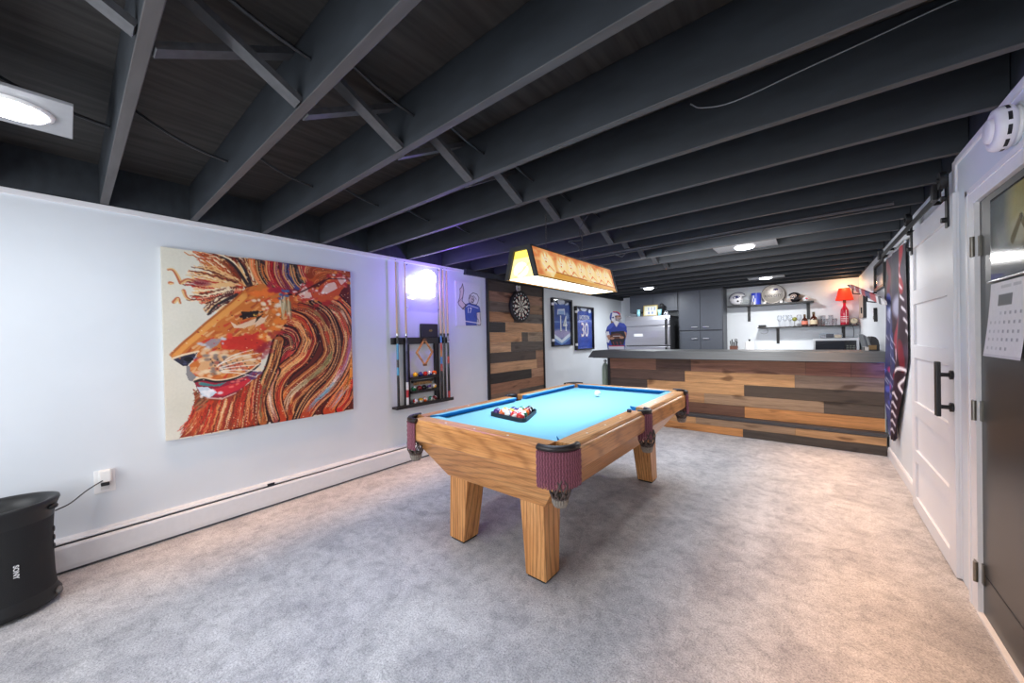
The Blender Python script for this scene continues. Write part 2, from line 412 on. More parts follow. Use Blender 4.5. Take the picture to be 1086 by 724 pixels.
# ================================================================== THE ROOM
XL, XR, YB, YF, ZC, ZT = -3.40, .62, -1.6, 8.2, 2.185, 2.43
def carpet():
    m, nt, b = nodes('grey_carpet')
    v = coord(nt)
    fine = noise(nt, v, 130, 5, .8); mid = noise(nt, v, 16, 5, .7, .6); big = noise(nt, v, 3.2, 5, .65, .8); lanes = noise(nt, coord(nt, (2.2, .5, 1)), 1.6, 2)
    c = ramp(nt, fine, [(.30, lin((118, 116, 118))), (.48, lin((190, 187, 187))), (.68, lin((228, 225, 224)))])
    c = mixc(nt, .75, c, ramp(nt, mid, [(.34, (.66, .66, .67)), (.54, (1, 1, 1)), (.72, (1.1, 1.1, 1.1))]), 'MULTIPLY')
    c = mixc(nt, .8, c, ramp(nt, big, [(.35, (.70, .70, .73)), (.6, (1.05, 1.05, 1.05))]), 'MULTIPLY')
    c = mixc(nt, .5, c, ramp(nt, lanes, [(.4, (.88, .88, .88)), (.6, (1.04, 1.04, 1.04))]), 'MULTIPLY')
    nt.links.new(c, b.inputs['Base Color']); b.inputs['Roughness'].default_value = .95; b.inputs['Specular IOR Level'].default_value = .1
    b.inputs['Sheen Weight'].default_value = .15
    bump(nt, b, fine, .5, .012)
    return m
struct(MB().box((XL - .1, YB - .1, -.1), (XR + .1, YF + .1, 0)).build('floor', carpet()))
struct(MB().box((XL - .1, YB - .1, ZT), (XR + .1, YF + .1, ZT + .1)).build('ceiling', SUB))
struct(MB().box((XL - .1, YB, 0), (XL, YF, ZC)).build('wall_left', WALL))
struct(MB().box((XR, YB, 0), (XR + .1, YF, ZC)).build('wall_right', WALL))
struct(MB().box((XL - .1, YF, 0), (XR + .1, YF + .1, ZC)).build('wall_far', WALL))
struct(MB().box((XL - .1, YB - .1, 0), (XR + .1, YB, ZT)).build('wall_back', WALL))
struct(MB().box((XL - .1, YB, ZC), (XL, YF, ZT)).build('trim_1', JOIST))
struct(MB().box((XR, YB, ZC), (XR + .1, YF, ZT)).build('trim_2', JOIST))
struct(MB().box((XL - .1, YF, ZC), (XR + .1, YF + .1, ZT)).build('trim_3', JOIST))
struct(MB().box((XL, YB, 2.15), (XL + .012, 3.2, ZC)).build('trim_4', TRIM, bevel=.003))
struct(MB().box((XL, 3.2, 2.125), (XL + .05, YF, ZC + .01)).build('trim_5', JOIST, bevel=.003))
for nm, y0, y1 in (('baseboard_right', 2.98, 5.36),):
    F = Fr((XR, y0, 0), (0, 1, 0), (-1, 0, 0), (0, 0, 1))
    struct(MB().ext(Fr((XR, y0, 0), (-1, 0, 0), (0, 0, 1), (0, 1, 0)), [(0, 0), (.016, 0), (.016, .085), (.008, .10), (0, .10)], 0, y1 - y0).build(nm, TRIM))
# ceiling joists, running across the room
JY = [-1.22, -.77, -.31, .14, .566, 1.0, 1.45, 1.905, 2.365, 2.85, 3.33, 3.77, 4.21, 4.65, 5.10, 5.55, 6.0, 6.45, 6.9, 7.35, 7.8]
ORD = ['first', 'second', 'third', 'fourth', 'fifth', 'sixth', 'seventh', 'eighth', 'ninth', 'tenth', 'eleventh', 'twelfth', 'thirteenth', 'fourteenth', 'fifteenth', 'sixteenth', 'seventeenth', 'eighteenth', 'nineteenth', 'twentieth']
j0 = None
for i, y in enumerate(JY):
    if i < 2: continue
    k = i - 3
    lab = ('charcoal ceiling joist, %s one from the lion picture end towards the bar' % ORD[k]) if k >= 0 else 'charcoal ceiling joist on the near side of the ceiling light above the speaker'
    if j0 is None:
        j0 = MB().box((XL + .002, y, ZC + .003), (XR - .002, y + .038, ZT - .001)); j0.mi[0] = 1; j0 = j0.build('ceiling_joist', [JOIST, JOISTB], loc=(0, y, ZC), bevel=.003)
        tag(j0, lab, 'ceiling joist', 'ceiling joists')
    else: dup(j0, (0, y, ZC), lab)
# wooden cross braces and thin metal straps between joists
STRAP = mat('dark_metal_strap', (58, 60, 64), .35, .6, var=.1)
BRACE = mat('brace_wood', (72, 73, 77), .6, var=.2)
def brace(y0, y1, x, w, t, mm, root, nm, za=ZC + .012, zb=ZT - .02, both=True, sag=0):
    for sgn in ((1, -1) if both else (1,)):
        a = Vector((x + (.03 if sgn > 0 else -.03) * (1 if both else 0), y0 + .04, zb if sgn > 0 else za)); b = Vector((a.x, y1 - .002, za if sgn > 0 else zb))
        d = (b - a).normalized(); nrm = Vector((1, 0, 0)).cross(d)
        m = MB()
        if sag: m.tube([a.lerp(b, q / 8) + Vector((0, 0, -sag * sin(pi * q / 8))) for q in range(9)], .007, 6)
        else:
            p = []
            for e in (a, b): p += [e - Vector((w / 2, 0, 0)) - nrm * t / 2, e + Vector((w / 2, 0, 0)) - nrm * t / 2, e + Vector((w / 2, 0, 0)) + nrm * t / 2, e - Vector((w / 2, 0, 0)) + nrm * t / 2]
            m.hexa(p)
        m.build(nm, mm, root)
for i in range(2, len(JY) - 7):
    y0, y1 = JY[i], JY[i + 1]; k = i - 3
    where = 'between the %s and %s joists from the lion end' % (ORD[k], ORD[k + 1]) if k >= 0 else 'before the first joist at the lion end'
    t = thing('cross_brace', 'dark crossed wooden brace ' + where, 'brace', (-1.50, y0, ZC), 'ceiling cross braces')
    brace(y0, y1, -1.50, .055, .022, BRACE, t, 'brace_board')
    if k < 8:
        t = thing('bracing_strap', 'thin strap near the lion wall ' + where, 'metal strap', (-2.42, y0, ZC), 'ceiling bracing straps')
        brace(y0, y1, -2.42, 0, 0, STRAP, t, 'strap', za=ZC + .10, zb=ZT - .01, both=False, sag=.03)
        t = thing('bracing_strap', 'thin strap beside the wooden brace ' + where, 'metal strap', (-1.36, y0, ZC), 'ceiling bracing straps')
        brace(y0, y1, -1.36, 0, 0, STRAP, t, 'strap', za=ZC + .12, zb=ZT - .01, both=False, sag=.02)
# pipe, wire, junction box
m = MB()
m.tube([(-2.3, 3.60, 2.1735), (-.9, 3.60, 2.1735), (.45, 3.60, 2.1735)], .014, 8)
m.tube([(-1.6, 3.66, 2.168), (-1.55, 3.78, 2.15), (-1.45, 3.66, 2.168), (-1.2, 3.64, 2.17)], .006, 6)
tag(m.build('conduit_pipe', mat('dark_conduit', (62, 62, 68), .45, var=.1), loc=(-1, 3.6, 2.17)), 'thin dark conduit pipe running under the joists past the hanging lamp', 'pipe')
m = MB().tube(spline([(-.43, 1.903, 2.40), (-.38, 1.90, 2.36), (-.25, 1.901, 2.335), (0, 1.90, 2.36), (.2, 1.901, 2.38), (.4, 1.901, 2.40), (.52, 1.901, 2.39)], 5), .003, 5)
tag(m.build('loose_wire', mat('pale_wire', (150, 155, 160), .3, var=.05), loc=(0, 1.9, 2.36)), 'thin pale wire stapled along the face of a dark joist', 'wire')

# heater along the left wall
t = thing('baseboard_heater', 'long white baseboard heater along the foot of the left wall', 'heater', (XL, 1.4, 0))
HW = mat('heater_enamel', (226, 228, 232), .35, var=.02)
F = Fr((XL, -.75, 0), (1, 0, 0), (0, 0, 1), (0, 1, 0)); L = 4.15
MB().ext(F, [(0, .02), (.012, .02), (.012, .185), (.05, .187), (.058, .176), (.05, .168), (.02, .18), (0, .19)], 0, L).build('back_plate', HW, t)
MB().ext(F, [(.060, .016), (.066, .016), (.070, .04), (.070, .146), (.062, .160), (.052, .160), (.060, .14)], 0, L).build('front_cover', HW, t, bevel=.002)
MB().ext(F, [(.012, .0), (.05, .0), (.058, .03), (.05, .155), (.012, .165)], 0, L).build('dark_gap', mat('heater_inside', (96, 98, 104), .6), t)
m = MB()
for y in (.98,): m.ext(F, [(.05, .168), (.064, .172), (.060, .188), (.045, .184)], y + .75, y + .80)
m.build('damper_clip', BLK, t)

# ceiling lights
LED = emis('led_white', (245, 248, 255), 20)
PLATE = mat('light_plate', (150, 152, 156), .5, var=.03)
def clight(x, y, z, hx, hy, r, label):
    t = thing('ceiling_light', label, 'ceiling light', (x, y, z), 'recessed ceiling lights')
    MB().box((x - hx, y - hy, z), (x + hx, y + hy, z + .012)).build('plate', PLATE, t, bevel=.002)
    MB().lathe(Fr((x, y, z), (1, 0, 0), (0, 1, 0), (0, 0, 1)), [(r * 1.18, .0), (r * 1.16, -.008), (r, -.010)], 28).build('trim_ring', WHITE, t)
    MB().lathe(Fr((x, y, z), (1, 0, 0), (0, 1, 0), (0, 0, 1)), [(r, -.009), (r * .92, -.018), (r * .6, -.025), (.001, -.028)], 28).build('diffuser', LED, t)
clight(-2.315, -.115, 2.21, .17, .145, .085, 'round white ceiling light on a pale plate above the speaker, nearest the lion picture')
clight(-.515, 4.44, 2.20, .27, .17, .085, 'round white ceiling light on a wide pale plate above the middle of the bar')
clight(-.545, 7.10, 2.195, .24, .17, .085, 'round white ceiling light above the round metal tray on the shelf')
clight(-2.33, 6.90, 2.195, .12, .12, .085, 'small round white ceiling light above the refrigerator')

# ================================================================== POOL TABLE
X0, X1, Y0, Y1, ZR, ZB = -2.072, -.852, 1.38, 3.55, .80, .766
CX, CY = (X0 + X1) / 2, (Y0 + Y1) / 2
T = thing('pool_table', 'oak pool table with bright blue cloth and maroon fringed pockets', 'pool table', (CX, CY, 0))
RP = [(.010, .662), (0, .675), (0, .768), (.006, .775), (.012, .779), (.012, .786), (.020, .797), (.03, .80), (.105, .80), (.105, .735), (.04, .70), (.04, .662)]
G = .105
def rail(F, a0, a1, mt, dots):
    o = MB(); o.ext(F, RP, a0, a1); r = o.build('rail', mt, T)
    for p in dots: MB().lathe(Fr(F(.055, .8006, p), (1, 0, 0), (0, 1, 0), (0, 0, 1)), [(.007, 0), (.006, .0006), (.0001, .0008)], 10).build('sight_dot', WHITE, r)
# frames: u = inward, v = up, w = along
FN = Fr((X0, Y0, 0), (0, 1, 0), (0, 0, 1), (1, 0, 0)); FFAR = Fr((X0, Y1, 0), (0, -1, 0), (0, 0, 1), (1, 0, 0))
FLf = Fr((X0, Y0, 0), (1, 0, 0), (0, 0, 1), (0, 1, 0)); FRt = Fr((X1, Y0, 0), (-1, 0, 0), (0, 0, 1), (0, 1, 0))
W_, L_ = X1 - X0, Y1 - Y0; SG = .062
for F in (FN, FFAR): rail(F, G, W_ - G, OX, [W_ * q for q in (.3, .5, .7)])
for F in (FLf, FRt):
    rail(F, G, L_ / 2 - SG, OY, [L_ / 2 * q for q in (.3, .5, .7)])
    rail(F, L_ / 2 + SG, L_ - G, OY, [L_ / 2 * (1 + q) for q in (.3, .5, .7)])
def cushion(F, a0, a1, e0, e1):
    P0 = [(.105, .799), (.150, .8005), (.155, .797), (.152, .790), (.130, .768), (.105, .766)]
    vs = [F(u, v, a0 + (u - .105) * e0) for u, v in P0] + [F(u, v, a1 - (u - .105) * e1) for u, v in P0]
    n = len(P0)
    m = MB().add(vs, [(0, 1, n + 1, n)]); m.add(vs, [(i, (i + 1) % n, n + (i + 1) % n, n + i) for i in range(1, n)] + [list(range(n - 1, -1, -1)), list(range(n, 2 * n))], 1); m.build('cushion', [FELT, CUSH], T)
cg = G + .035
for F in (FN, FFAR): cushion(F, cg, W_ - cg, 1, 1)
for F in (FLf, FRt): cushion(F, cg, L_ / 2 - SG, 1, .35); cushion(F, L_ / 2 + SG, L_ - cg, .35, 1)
# slate bed with pocket bites
pk = [(X0 + .088, Y0 + .088, .072), (X1 - .088, Y0 + .088, .072), (X1 - .07, CY, .06), (X1 - .088, Y1 - .088, .072), (X0 + .088, Y1 - .088, .072), (X0 + .07, CY, .06)]
bx0, bx1, by0, by1 = X0 + .088, X1 - .088, Y0 + .088, Y1 - .088
poly = []
for (cx, cy, r), (s, e) in zip(pk, ((90, 0), (180, 90), (250, 110), (270, 180), (360, 270), (70, -70))):
    for q in range(9):
        a = radians(s + (e - s) * q / 8); poly.append((cx + r * cos(a), cy + r * sin(a)))
poly = [(min(max(x, bx0), bx1), y) for x, y in poly]
MB().ext(Fr((0, 0, 0), (1, 0, 0), (0, 1, 0), (0, 0, 1)), poly, ZB - .03, ZB).build('cloth_bed', FELT, T)
# cabinet
zt, zb = .668, .415
top = [(X0 + .04, Y0 + .04), (X1 - .04, Y0 + .04), (X1 - .04, Y1 - .04), (X0 + .04, Y1 - .04)]
bot = [(X0 + .222, Y0 + .185), (X1 - .235, Y0 + .185), (X1 - .235, Y1 - .185), (X0 + .222, Y1 - .185)]
for i in range(4):
    j = (i + 1) % 4; n = Vector((CX, CY, 0))
    def inn(p, k): return (p[0] + (CX - p[0]) / abs(CX - p[0]) * k, p[1] + (CY - p[1]) / abs(CY - p[1]) * k)
    a, b, c, d = bot[i], bot[j], top[j], top[i]; ii = [inn(p, .028) for p in (a, b, c, d)]
    MB().hexa([(*a, zb), (*b, zb), (*ii[1], zb), (*ii[0], zb), (*d, zt), (*c, zt), (*ii[2], zt), (*ii[3], zt)]).build('end_panel' if i % 2 == 0 else 'side_panel', OX if i % 2 == 0 else OY, T)
MB().box((bot[0][0] + .02, bot[0][1] + .02, zb + .005), (bot[2][0] - .02, bot[2][1] - .02, zb + .02)).build('bottom_board', mat('dark_board', (90, 62, 40), .7), T)
for sx, sy in ((0, 0), (1, 0), (1, 1), (0, 1)):
    ox = bot[0][0] + .006 if sx == 0 else bot[1][0] - .006; oy = bot[0][1] + .006 if sy == 0 else bot[2][1] - .006
    dx = 1 if sx == 0 else -1; dy = 1 if sy == 0 else -1
    def sq(w, z, o): return [(ox + dx * o, oy + dy * o, z), (ox + dx * (o + w), oy + dy * o, z), (ox + dx * (o + w), oy + dy * (o + w), z), (ox + dx * o, oy + dy * (o + w), z)]
    lg = MB().hexa(sq(.132, .012, -.004) + sq(.165, .45, .004)).build('leg', OZ, T, bevel=.004)
    MB().hexa(sq(.116, 0, .004) + sq(.116, .012, .004)).build('foot', BLKP, lg)
# pockets
NETD = mat('net_leather', (82, 68, 64), .5, var=.3, ns=40); FRL = mat('fringe_light', (150, 90, 106), .6, var=.2, ns=200); FRD = mat('fringe_dark', (86, 42, 54), .7, var=.2, ns=200); NETP = mat('net_tassel', (140, 132, 122), .6, var=.25, ns=90)
BAG = mat('pocket_lining', (30, 20, 20), .8)
def pocket(px, py, a_mid, half, r, side):
    rim = MB(); ang = [radians(a_mid - half + 2 * half * q / 20) for q in range(21)]
    rim.tube([(px + r * cos(a), py + r * sin(a), ZR - .006) for a in ang], .0165, 10, flat=.85)
    p = rim.build('pocket', LEATHER, T)
    MB().lathe(Fr((px, py, 0), (1, 0, 0), (0, 1, 0), (0, 0, 1)), [(r * .8, ZB - .004), (r * .8, .72), (r * .5, .66), (.001, .655)], 20).build('lining', BAG, p)
    MB().lathe(Fr((px, py, 0), (1, 0, 0), (0, 1, 0), (0, 0, 1)), [(r * .93, ZR - .006), (r * .93, .70)], 24, a0=radians(a_mid - min(half + 28, 92)), a1=radians(a_mid + min(half + 28, 92))).build('throat', MAROON, p)
    fr = MB(); n = int(2 * radians(half) * r / .0066); rf = r + .006
    fr.lathe(Fr((px, py, 0), (1, 0, 0), (0, 1, 0), (0, 0, 1)), [(rf + .004, ZR - .012), (rf + .006, ZR - .03), (rf + .003, .632)], 28, a0=radians(a_mid - half * .96), a1=radians(a_mid + half * .96))
    for q in range(n + 1):
        a = radians(a_mid - half * .97 + 2 * half * .97 * q / n); rr = rf + .007; zb_ = .606 + .008 * random.random()
        tw = [(px + (rr + .0016 * cos(k * 2.1)) * cos(a + .016 * sin(k * 2.1)), py + (rr + .0016 * cos(k * 2.1)) * sin(a + .016 * sin(k * 2.1)), ZR - .022 + (zb_ - ZR + .022) * k / 17) for k in range(18)]
        fr.tube(tw, .0031, 5, mi=1 + q % 2)
    fr.build('fringe', [FRD, FRL, MAROON], p)
    a = radians(a_mid); o = r - (.035 if not side else .02); cx, cy = px + cos(a) * o, py + sin(a) * o
    net = MB(); tas = MB(); K = 9
    def ring(k, z, rr): aa = 2 * pi * k / K; return (cx + rr * cos(aa), cy + rr * sin(aa), z)
    for k in range(K):
        for s in (1, -1):
            net.tube([ring(k, .665, .046), ring(k + .5 * s, .630, .054), ring(k + s, .590, .051), ring(k + 1.5 * s, .558, .037), ring(k + 1.5 * s, .545, .030)], .0042, 5, flat=.6)
        for s in (0, .5): tas.tube([ring(k + s, .560, .034), ring(k + s, .540, .033), ring(k + s, .522, .026), ring(k + s, .518, .012)], .006, 5)
    net.tube([ring(q, .560, .036) for q in range(K)], .006, 5, closed=True)
    net.build('net', NETD, p); tas.build('net_tassel', NETP, p)
g2 = .108
pocket(X0 + g2, Y0 + g2, 225, 62, g2, 0); pocket(X1 - g2, Y0 + g2, 315, 62, g2, 0)
pocket(X1 - g2, Y1 - g2, 45, 62, g2, 0); pocket(X0 + g2, Y1 - g2, 135, 62, g2, 0)
pocket(X1 - .052, CY, 0, 84, .062, 1); pocket(X0 + .052, CY, 180, 84, .062, 1)

# ------------------------------------------------------------------ balls
BR = .0285
BC = {1: (232, 178, 40), 2: (32, 44, 120), 3: (205, 40, 34), 4: (74, 44, 110), 5: (232, 100, 36), 6: (24, 110, 62), 7: (122, 28, 36), 8: (22, 22, 24)}
BN = {1: 'yellow', 2: 'navy blue', 3: 'red', 4: 'purple', 5: 'orange', 6: 'green', 7: 'maroon', 8: 'black'}
BALL = artmat('phenolic_ball', .12, coat=.5)
def ball_mesh(n):
    c = lin(BC[(n - 1) % 8 + 1]); w = lin((240, 236, 226)); ax = Vector(rng.normal(size=3)).normalized(); sp = ax.orthogonal().normalized()
    def f(d):
        d = d.normalized()
        if abs(d.dot(sp)) > .90: return w
        if n > 8 and abs(d.dot(ax)) > .55: return w
        return c
    return MB().sphere((0, 0, 0), BR, 24, 16, colf=f)
def bname(n): return BN[n] if n <= 8 else BN[n - 8] + ' striped'
def ball(n, loc, label, group=None):
    m = ball_mesh(n); m.v = [tuple(Vector(v) + Vector(loc)) for v in m.v]
    return tag(m.build('billiard_ball', BALL, loc=loc), label, 'ball', group)
# the triangle on the cloth
tc = Vector((-1.56, 1.935, ZB)); tr = radians(-8)
def tri(r): return [(tc.x + r * cos(tr + radians(a)), tc.y + r * sin(tr + radians(a))) for a in (-150, -30, 90)]
def rtri(r, rad):
    out = []
    for a in (-150, -30, 90):
        c = (tc.x + (r - 2 * rad) * cos(tr + radians(a)), tc.y + (r - 2 * rad) * sin(tr + radians(a)))
        for q in range(-60, 61, 20): out.append((c[0] + rad * cos(tr + radians(a + q)), c[1] + rad * sin(tr + radians(a + q))))
    return out
ri = .205; ro = .216
m = MB(); FT = Fr((0, 0, ZB), (1, 0, 0), (0, 1, 0), (0, 0, 1)); A, B = rtri(ro, .03), rtri(ri, .025); n = len(A)
vs = [FT(*p, 0.0005) for p in A] + [FT(*p, .028) for p in A] + [FT(*p, .028) for p in B] + [FT(*p, 0.0005) for p in B]
m.add(vs, [(r * n + i, r * n + (i + 1) % n, ((r + 1) % 4) * n + (i + 1) % n, ((r + 1) % 4) * n + i) for r in range(4) for i in range(n)])
tag(m.build('ball_rack', BLKP, loc=tuple(tc), bevel=.002), 'black plastic triangle rack full of balls on the blue cloth', 'ball rack')
order = [[4, 13, 10, 11, 3], [9, 1, 15, 14], [2, 12, 5], [6, 7], [8]]
rows = ['in the triangle rack front row', 'in the triangle rack second row', 'in the triangle rack third row', 'in the triangle rack fourth row', 'at the far tip of the triangle rack']
for r, row in enumerate(order):
    for k, nb in enumerate(row):
        lx = (k - (len(row) - 1) / 2) * .0578; ly = -.0733 + r * .0501
        x = tc.x + lx * cos(tr) - ly * sin(tr); y = tc.y + lx * sin(tr) + ly * cos(tr)
        pos = '' if len(row) == 1 else ', ' + (['leftmost', 'second from the left', 'in its middle', 'second from the right', 'rightmost'] if len(row) == 5 else ['leftmost', 'second from the left', 'second from the right', 'rightmost'] if len(row) == 4 else ['leftmost', 'in its middle', 'rightmost'] if len(row) == 3 else ['left', 'right'])[k]
        ball(nb, (x, y, ZB + BR + .0004), bname(nb) + ' ball ' + rows[r] + pos, 'balls in the triangle rack')
cb = (-1.475, 2.985, ZB + BR + .0004)
tag(MB().sphere(cb, BR, 24, 16).build('cue_ball', mat('ivory_ball', (242, 240, 236), .12, var=.01, coat=.5), loc=cb), 'plain white cue ball alone at the far end of the blue cloth', 'ball')
CHK = mat('blue_chalk', (40, 90, 160), .9, var=.1, ns=200)
for (x, y, z), lab in (((X1 - .13, Y0 + .20, ZB), 'small blue chalk cube on the cloth by the nearest fringed pocket'), ((X1 - .075, CY - .135, ZR), 'blue chalk cube on the right rail just before the side pocket')):
    c = thing('chalk_cube', lab, 'chalk', (x, y, z)); h = .011
    MB().box((x - h, y - h, z + .0005), (x + h, y + h, z + .018)).build('paper_wrap', BLKP if z == ZR else CHK, c, bevel=.001)
    MB().box((x - h * .9, y - h * .9, z + .018), (x + h * .9, y + h * .9, z + .0215)).build('chalk_top', CHK, c)

# ================================================================== HANGING LAMP
LX, LY0, LY1, LZ0, LZ1, HB, HT = -1.467, 1.905, 3.115, 1.70, 1.90, .128, .076
T = thing('billiard_lamp', 'long hanging pool table lamp with glowing amber picture panels and black end frames', 'hanging lamp', (LX, 2.51, LZ0))
def amber():
    a = Art(300, 56, 6.0, 1.0, (226, 146, 86))
    for k in range(420):
        x, y = rng.random() * 6, rng.random(); a.ell(x, y, .05 + .16 * rng.random(), .03 + .06 * rng.random(), [(236, 160, 100), (214, 120, 64), (244, 186, 124), (206, 110, 60)][k % 4], .55, .8)
    for i, x in enumerate((.8, 1.75, 2.45, 3.2, 3.95, 4.7, 5.4)):      # pale figures around a table
        y = .46 + .05 * (i % 2)
        a.ell(x, y + .1, .46, .46, (246, 200, 130), .9, .4); a.ell(x + .2, y + .3, .2, .3, (255, 232, 170), .8, .5); a.ell(x - .02, y, .36, .36, (252, 222, 160), .9, .3); a.ell(x - .08, y - .16, .17, .15, (255, 240, 196), .9, .3); a.ell(x + .16, y - .08, .14, .18, (255, 228, 170), .8, .3)
        a.ell(x - .16, y - .26, .05, .1, (230, 160, 90), .8); a.ell(x + .02, y - .27, .05, .09, (230, 160, 90), .8)
        a.ell(x - .05, y - .13, .03, .03, (150, 80, 36)); a.ell(x - .13, y - .13, .02, .03, (150, 80, 36)); a.ell(x - .1, y - .03, .05, .03, (170, 92, 44))
        a.stroke([(x - .25, y + .3), (x + .05, y + .1), (x + .3, y + .26)], .035, .02, (206, 112, 52), .8)
        a.stroke([(x - .3, y + .05), (x - .1, y + .28), (x + .2, y + .3)], .03, .02, (255, 246, 214), .8)
    a.poly([(1.2, .74), (6, .84), (6, .98), (.9, .98)], (214, 150, 52), .9); a.stroke([(1.2, .74), (6, .83)], .02, .02, (168, 90, 34))
    for i in range(6): a.stroke([(3.4 + i * .1, .72), (3.46 + i * .1, .82)], .02, .02, (255, 236, 170))
    a.rect(0, .93, 6, 1, (236, 178, 96), .7)
    return a
GLOW = artmat('amber_glow', .4, em=.5)
a = amber()
for s, nm in ((1, 'picture_panel'), (-1, 'picture_panel')):
    F = Fr((LX, 0, 0), (0, 1, 0), (0, 0, 1), (1, 0, 0))
    def bend(u, v, s=s): return (LX + s * (HB + (HT - HB) * v / (LZ1 - LZ0)), (LY0 + u) if s > 0 else (LY1 - u), LZ0 + v)
    m = MB().art(None, a, LY1 - LY0, LZ1 - LZ0, bend=bend); m.sm = [False] * len(m.sm); m.build(nm, GLOW, T)
def endart():
    e = Art(60, 60, 1, 1, (255, 226, 96))
    e.rect(0, .35, 1, 1, (255, 238, 170), .8); e.ell(.45, .72, .26, .24, (255, 255, 246)); e.ell(.45, .72, .2, .18, (246, 240, 196)); e.ell(.42, .7, .1, .1, (255, 255, 250)); e.stroke([(.2, 1), (.75, .55)], .03, .03, (255, 214, 110), .6)
    return e
EG = artmat('end_glow', .4, em=.95); ea = endart()
for y, s in ((LY0 + .006, 1), (LY1 - .006, -1)):
    def bend(u, v, y=y, s=s): h = HB + (HT - HB) * v / (LZ1 - LZ0); return (LX + s * (-h + 2 * h * u), y, LZ0 + v)
    m = MB().art(None, ea, 1, LZ1 - LZ0, bend=bend); m.sm = [False] * len(m.sm); m.build('end_panel', EG, T)
    fr = MB(); q = .022
    A = [(-HB - .006, LZ0 - .004), (-HB + q, LZ0 - .004), (-HT + q, LZ1 - q), (HT - q, LZ1 - q), (HB - q, LZ0 - .004), (HB + .006, LZ0 - .004), (HT + .006, LZ1 + .006), (-HT - .006, LZ1 + .006)]
    fr.ext(Fr((LX, y, 0), (1, 0, 0), (0, 0, 1), (0, -1, 0)), A, .004 if s > 0 else -.022, .022 if s > 0 else -.004); fr.build('end_frame', BLKP, T, bevel=.002)
MB().box((LX - HT - .004, LY0, LZ1), (LX + HT + .004, LY1, LZ1 + .008)).build('top_panel', BLKP, T)
DIFF = emis('lamp_diffuser', (255, 250, 240), 3.0)
MB().box((LX - HB + .002, LY0 + .01, LZ0 + .001), (LX + HB - .002, LY1 - .01, LZ0 + .005)).build('diffuser', DIFF, T)
m = MB()
for s in (1, -1): m.tube([(LX + s * HB, LY0, LZ0), (LX + s * HB, LY1, LZ0)], .006, 6)
m.build('bottom_edge', mat('gold_edge', (206, 150, 62), .4, .3), T)
def chain(x, y, z0, z1, nm='chain'):
    m = MB(); L = .024; n = int((z1 - z0) / (L * .78))
    for i in range(n):
        zc = z0 + (i + .5) * (z1 - z0) / n; fl = i % 2
        pts = [(x + (.006 * cos(a) if fl else 0), y + (0 if fl else .006 * cos(a)), zc + L / 2 * sin(a)) for a in [2 * pi * k / 10 for k in range(10)]]
        m.tube(pts, .0016, 5, closed=True)
    m.build(nm, mat('chain_metal', (70, 68, 66), .4, .7), T)
chain(LX, 2.20, LZ1 + .008, ZC + .004); chain(LX, 2.74, LZ1 + .008, ZC + .004)
MB().tube(spline([(LX, 2.66, LZ1 + .01), (LX + .04, 2.62, 2.02), (LX - .05, 2.6, 2.08), (LX + .02, 2.7, 2.1), (LX + .05, 2.6, 2.15), (-1.25, 2.5, 2.26)], 5), .004, 5).build('cord', BLKP, T)
m = MB().box((-1.22, 2.402, 2.20), (-1.10, 2.46, 2.27)); m.cyl((-1.16, 2.46, 2.235), (-1.16, 2.475, 2.235), .018)
tag(m.build('junction_box', BLKP, loc=(-1.16, 2.43, 2.2), bevel=.004), 'small black electrical box on a joist above the hanging lamp', 'electrical box')
# ================================================================== LEFT WALL
UX = ((0, 1, 0), (0, 0, 1), (1, 0, 0))
